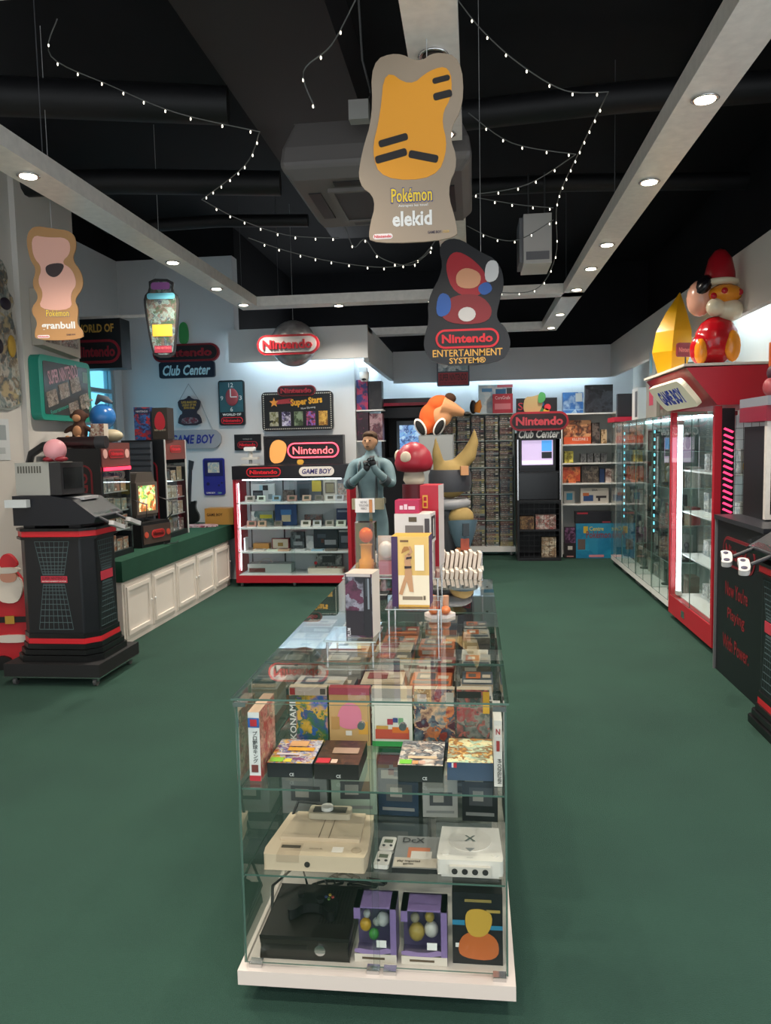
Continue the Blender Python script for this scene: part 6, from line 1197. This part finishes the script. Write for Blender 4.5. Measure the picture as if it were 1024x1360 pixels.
for si, z in enumerate((.231, .6125, 1.0125, 1.3925)):
    for i in range(5):
        c = ['#d8d8d4', '#c4c8c8', '#9aa0a0', '#b8b4ac', '#e0ddd8'][(i*2+si) % 5]
        carton('pale game pack, %s from the far end on shelf %s of the tall red case' % (ORD[i], ('one', 'two', 'three', 'four')[si]), (.16, .12, random.uniform(.1, .2)), (RCX+.33, 7.24-.2*i, z), -PI/2, body=c, front=art([c, '#6a6e70', '#e8e6e0', '#8a9498'], 16), group='pale packs in the tall red case')
t = thing('yellow_toy', 'small yellow and green toy on the top shelf inside the tall red case', 'toy', (2.12, 6.25, 1.3925)); MB().ell((0, 0, .06), (.05, .05, .06)).ell((0, 0, .16), (.04, .04, .045)).build('yellow_body', M('#e0b02c', .5), t, remesh=.008); MB().ell((.07, 0, .02), (.04, .04, .02)).build('green_base', M('#4a9a4a', .5), t)
# yellow faceted crystal and glossy red figure on the header
t = thing('yellow_crystal', 'yellow faceted crystal-shaped display with small red name sign', 'display', (1.76, 7.22, 2.241), .3)
mb = MB().lathe([(.12, 0), (.19, .2), (.17, .38), (.1, .55), (.004, .73)], 6, smooth=False); mb.v = [(x+.08*(z/.73)**2, y, z) for x, y, z in mb.v]; mb.build('crystal', M('#e0a818', .3), t)
MB().prism(rrect(.17, .12, .02, 3, -.0, .2), -.24, -.22).build('name_sign', M('#7a2230', .4), t); lettering('Nintendo', .14, .04, (0, -.241, .2), M('#d87a70', .4), t, bold=.02); MB().cyl((0, -.23, 0), .006, .16, 'z', 8).build('sign_stem', DGREY, t)
t = thing('red_inflatable_figure', 'large glossy red rounded figure with orange and cream lobes on the header', 'statue', (1.86, 6.33, 2.241))
GR = M('#b3141f', .18); GO = M('#e08a20', .2); GC = M('#ddd0b4', .25)
MB().ell((.02, 0, .19), (.165, .17, .19)).ell((-.1, -.04, .12), (.09, .1, .12)).build('red_body', GR, t, remesh=.012)
MB().ell((.1, -.14, .13), (.06, .04, .12)).ell((-.12, -.1, .1), (.05, .05, .1)).build('orange_lobe', GO, t)
MB().ell((-.1, .02, .52), (.1, .11, .14)).build('tan_lobe', M('#d8a088', .25), t); MB().ell((-.09, .0, .6), (.06, .125, .1), tilt=(0, .5, 0)).build('dark_band', M('#17141a', .25), t)
MB().ell((.06, -.06, .53), (.13, .11, .075)).build('orange_crown', GO, t)
for (x, y, z) in ((.03, -.16, .54), (.15, -.13, .53), (-.04, -.13, .51)): MB().ell((x, y, z), (.024, .016, .024)).build('red_spot', GR, t)
MB().ell((.1, -.06, .41), (.1, .1, .085)).ell((-.02, -.1, .43), (.07, .06, .07)).build('cream_lobe', GC, t, remesh=.01)
MB().lathe([(.115, .0), (.11, .08), (.085, .19), (.04, .25), (.002, .265)], 20, (.04, 0, .62)).build('red_cone', M('#9c1420', .3), t); MB().lathe([(.1, 0), (.135, .012), (.135, .04), (.1, .052)], 20, (.04, -.01, .6)).build('white_trim', GC, t)
# ---- black kiosk with red slogan
t = thing('slogan_kiosk', 'black kiosk with red slogan lettering beside the tall red case', 'game kiosk', (0, 0, 0))
MB().prism([(4.82, 0), (5.76, 0), (5.76, 1.10), (4.82, 1.10)], 1.74, 2.38, 'x').build('cabinet', M('#101218', .4), t); MB().prism([(4.81, 1.10), (5.77, 1.10), (5.77, 1.13), (4.81, 1.13)], 1.72, 2.39, 'x').build('top_board', M('#2e3036', .35), t); MB().box(1.725, 1.74, 5.745, 5.765, 0, 1.1).build('metal_edge', M('#6c6d70', .4), t)
q = rrect(.62, .2, .099, 8, 5.3, .9); r_ = rrect(.58, .16, .079, 8, 5.3, .9)
MB().prism(q, 1.736, 1.74, 'x').prism(r_, 1.734, 1.737, 'x', m=1).build('ring', [M('#7a1622', .4), BLK], t)
RT = M('#8a1a26', .4)
lettering('Nintendo', .48, .1, (1.7335, 5.3, .9), RT, t, 'l', bold=.025)
for s_, w_, z in (("Now You're", .44, .64), ('Playing', .34, .46), ('With Power.', .52, .26)): lettering(s_, w_, .1, (1.7395, 5.33, z), RT, t, 'l', bold=.015)
MB().box(1.9, 2.38, 5.28, 5.72, 1.131, 1.75).build('monitor_hood', M('#17181c', .4), t); MB().box(1.905, 2.35, 5.27, 5.28, 1.2, 1.52).build('dark_screen', M('#0a0b0e', .15), t)
f2 = MB(); framebox(f2, 1.88, 2.38, 5.24, 5.28, 1.14, 1.78, .03); f2.build('steel_frame', STEEL, t); MB().box(1.91, 2.35, 5.265, 5.28, 1.53, 1.75).build('red_header', M('#5a1420', .3), t); lettering('Nintendo', .34, .09, (2.13, 5.263, 1.64), M('#b02a3a', .4), t, bold=.02)
t = thing('handheld_shelf', 'red shelf with silver handheld name board above the slogan kiosk', 'shelf', (2.12, 5.45, 1.781)); MB().box(-.26, .26, -.25, .25, 0, .1).build('shelf', M('#8e1a34', .35), t, bevel=.01); MB().box(-.26, .26, -.27, .25, .1, .16).build('name_board', M('#8a8e98', .35), t, bevel=.01); lettering('GAME BOY ADVANCE', .34, .035, (0, -.2705, .13), WHITE, t, bold=.02)
t = thing('pink_toy', 'pink rounded toy on the red handheld shelf', 'toy', (2.03, 5.32, 1.942)); MB().ell((0, 0, .07), (.075, .07, .07)).build('body', M('#c88a84', .4), t); MB().ell((-.1, .02, .06), (.045, .05, .06)).build('side_lobe', M('#a84a50', .4), t)
t = thing('topper_sign', 'yellow and orange jagged topper sign on the red handheld shelf', 'sign', (2.16, 5.45, 1.942)); MB().box(-.06, .06, -.01, .01, 0, .22).build('post', M('#5a6068', .3), t)
MB().prism([(-.2, .2), (.2, .2), (.22, .34), (.12, .32), (.1, .42), (0, .34), (-.06, .41), (-.12, .33), (-.2, .36)], -.02, .01).build('board', M('#d8622a', .4), t); lettering('POKéMON', .3, .07, (0, -.0205, .36), M('#e8c83a', .4), t, bold=.03); MB().ell((-.16, -.02, .16), .06).build('dark_lobe', M('#4a2f3a', .5), t); MB().ell((.06, -.02, .14), .06).build('green_lobe', M('#4a8a54', .5), t)
# ---- second demo pod at the right edge
pod2 = demo_pod('black octagonal demo pod with red bands at the right edge', (1.95, 4.46, 0), PI, grid=True)
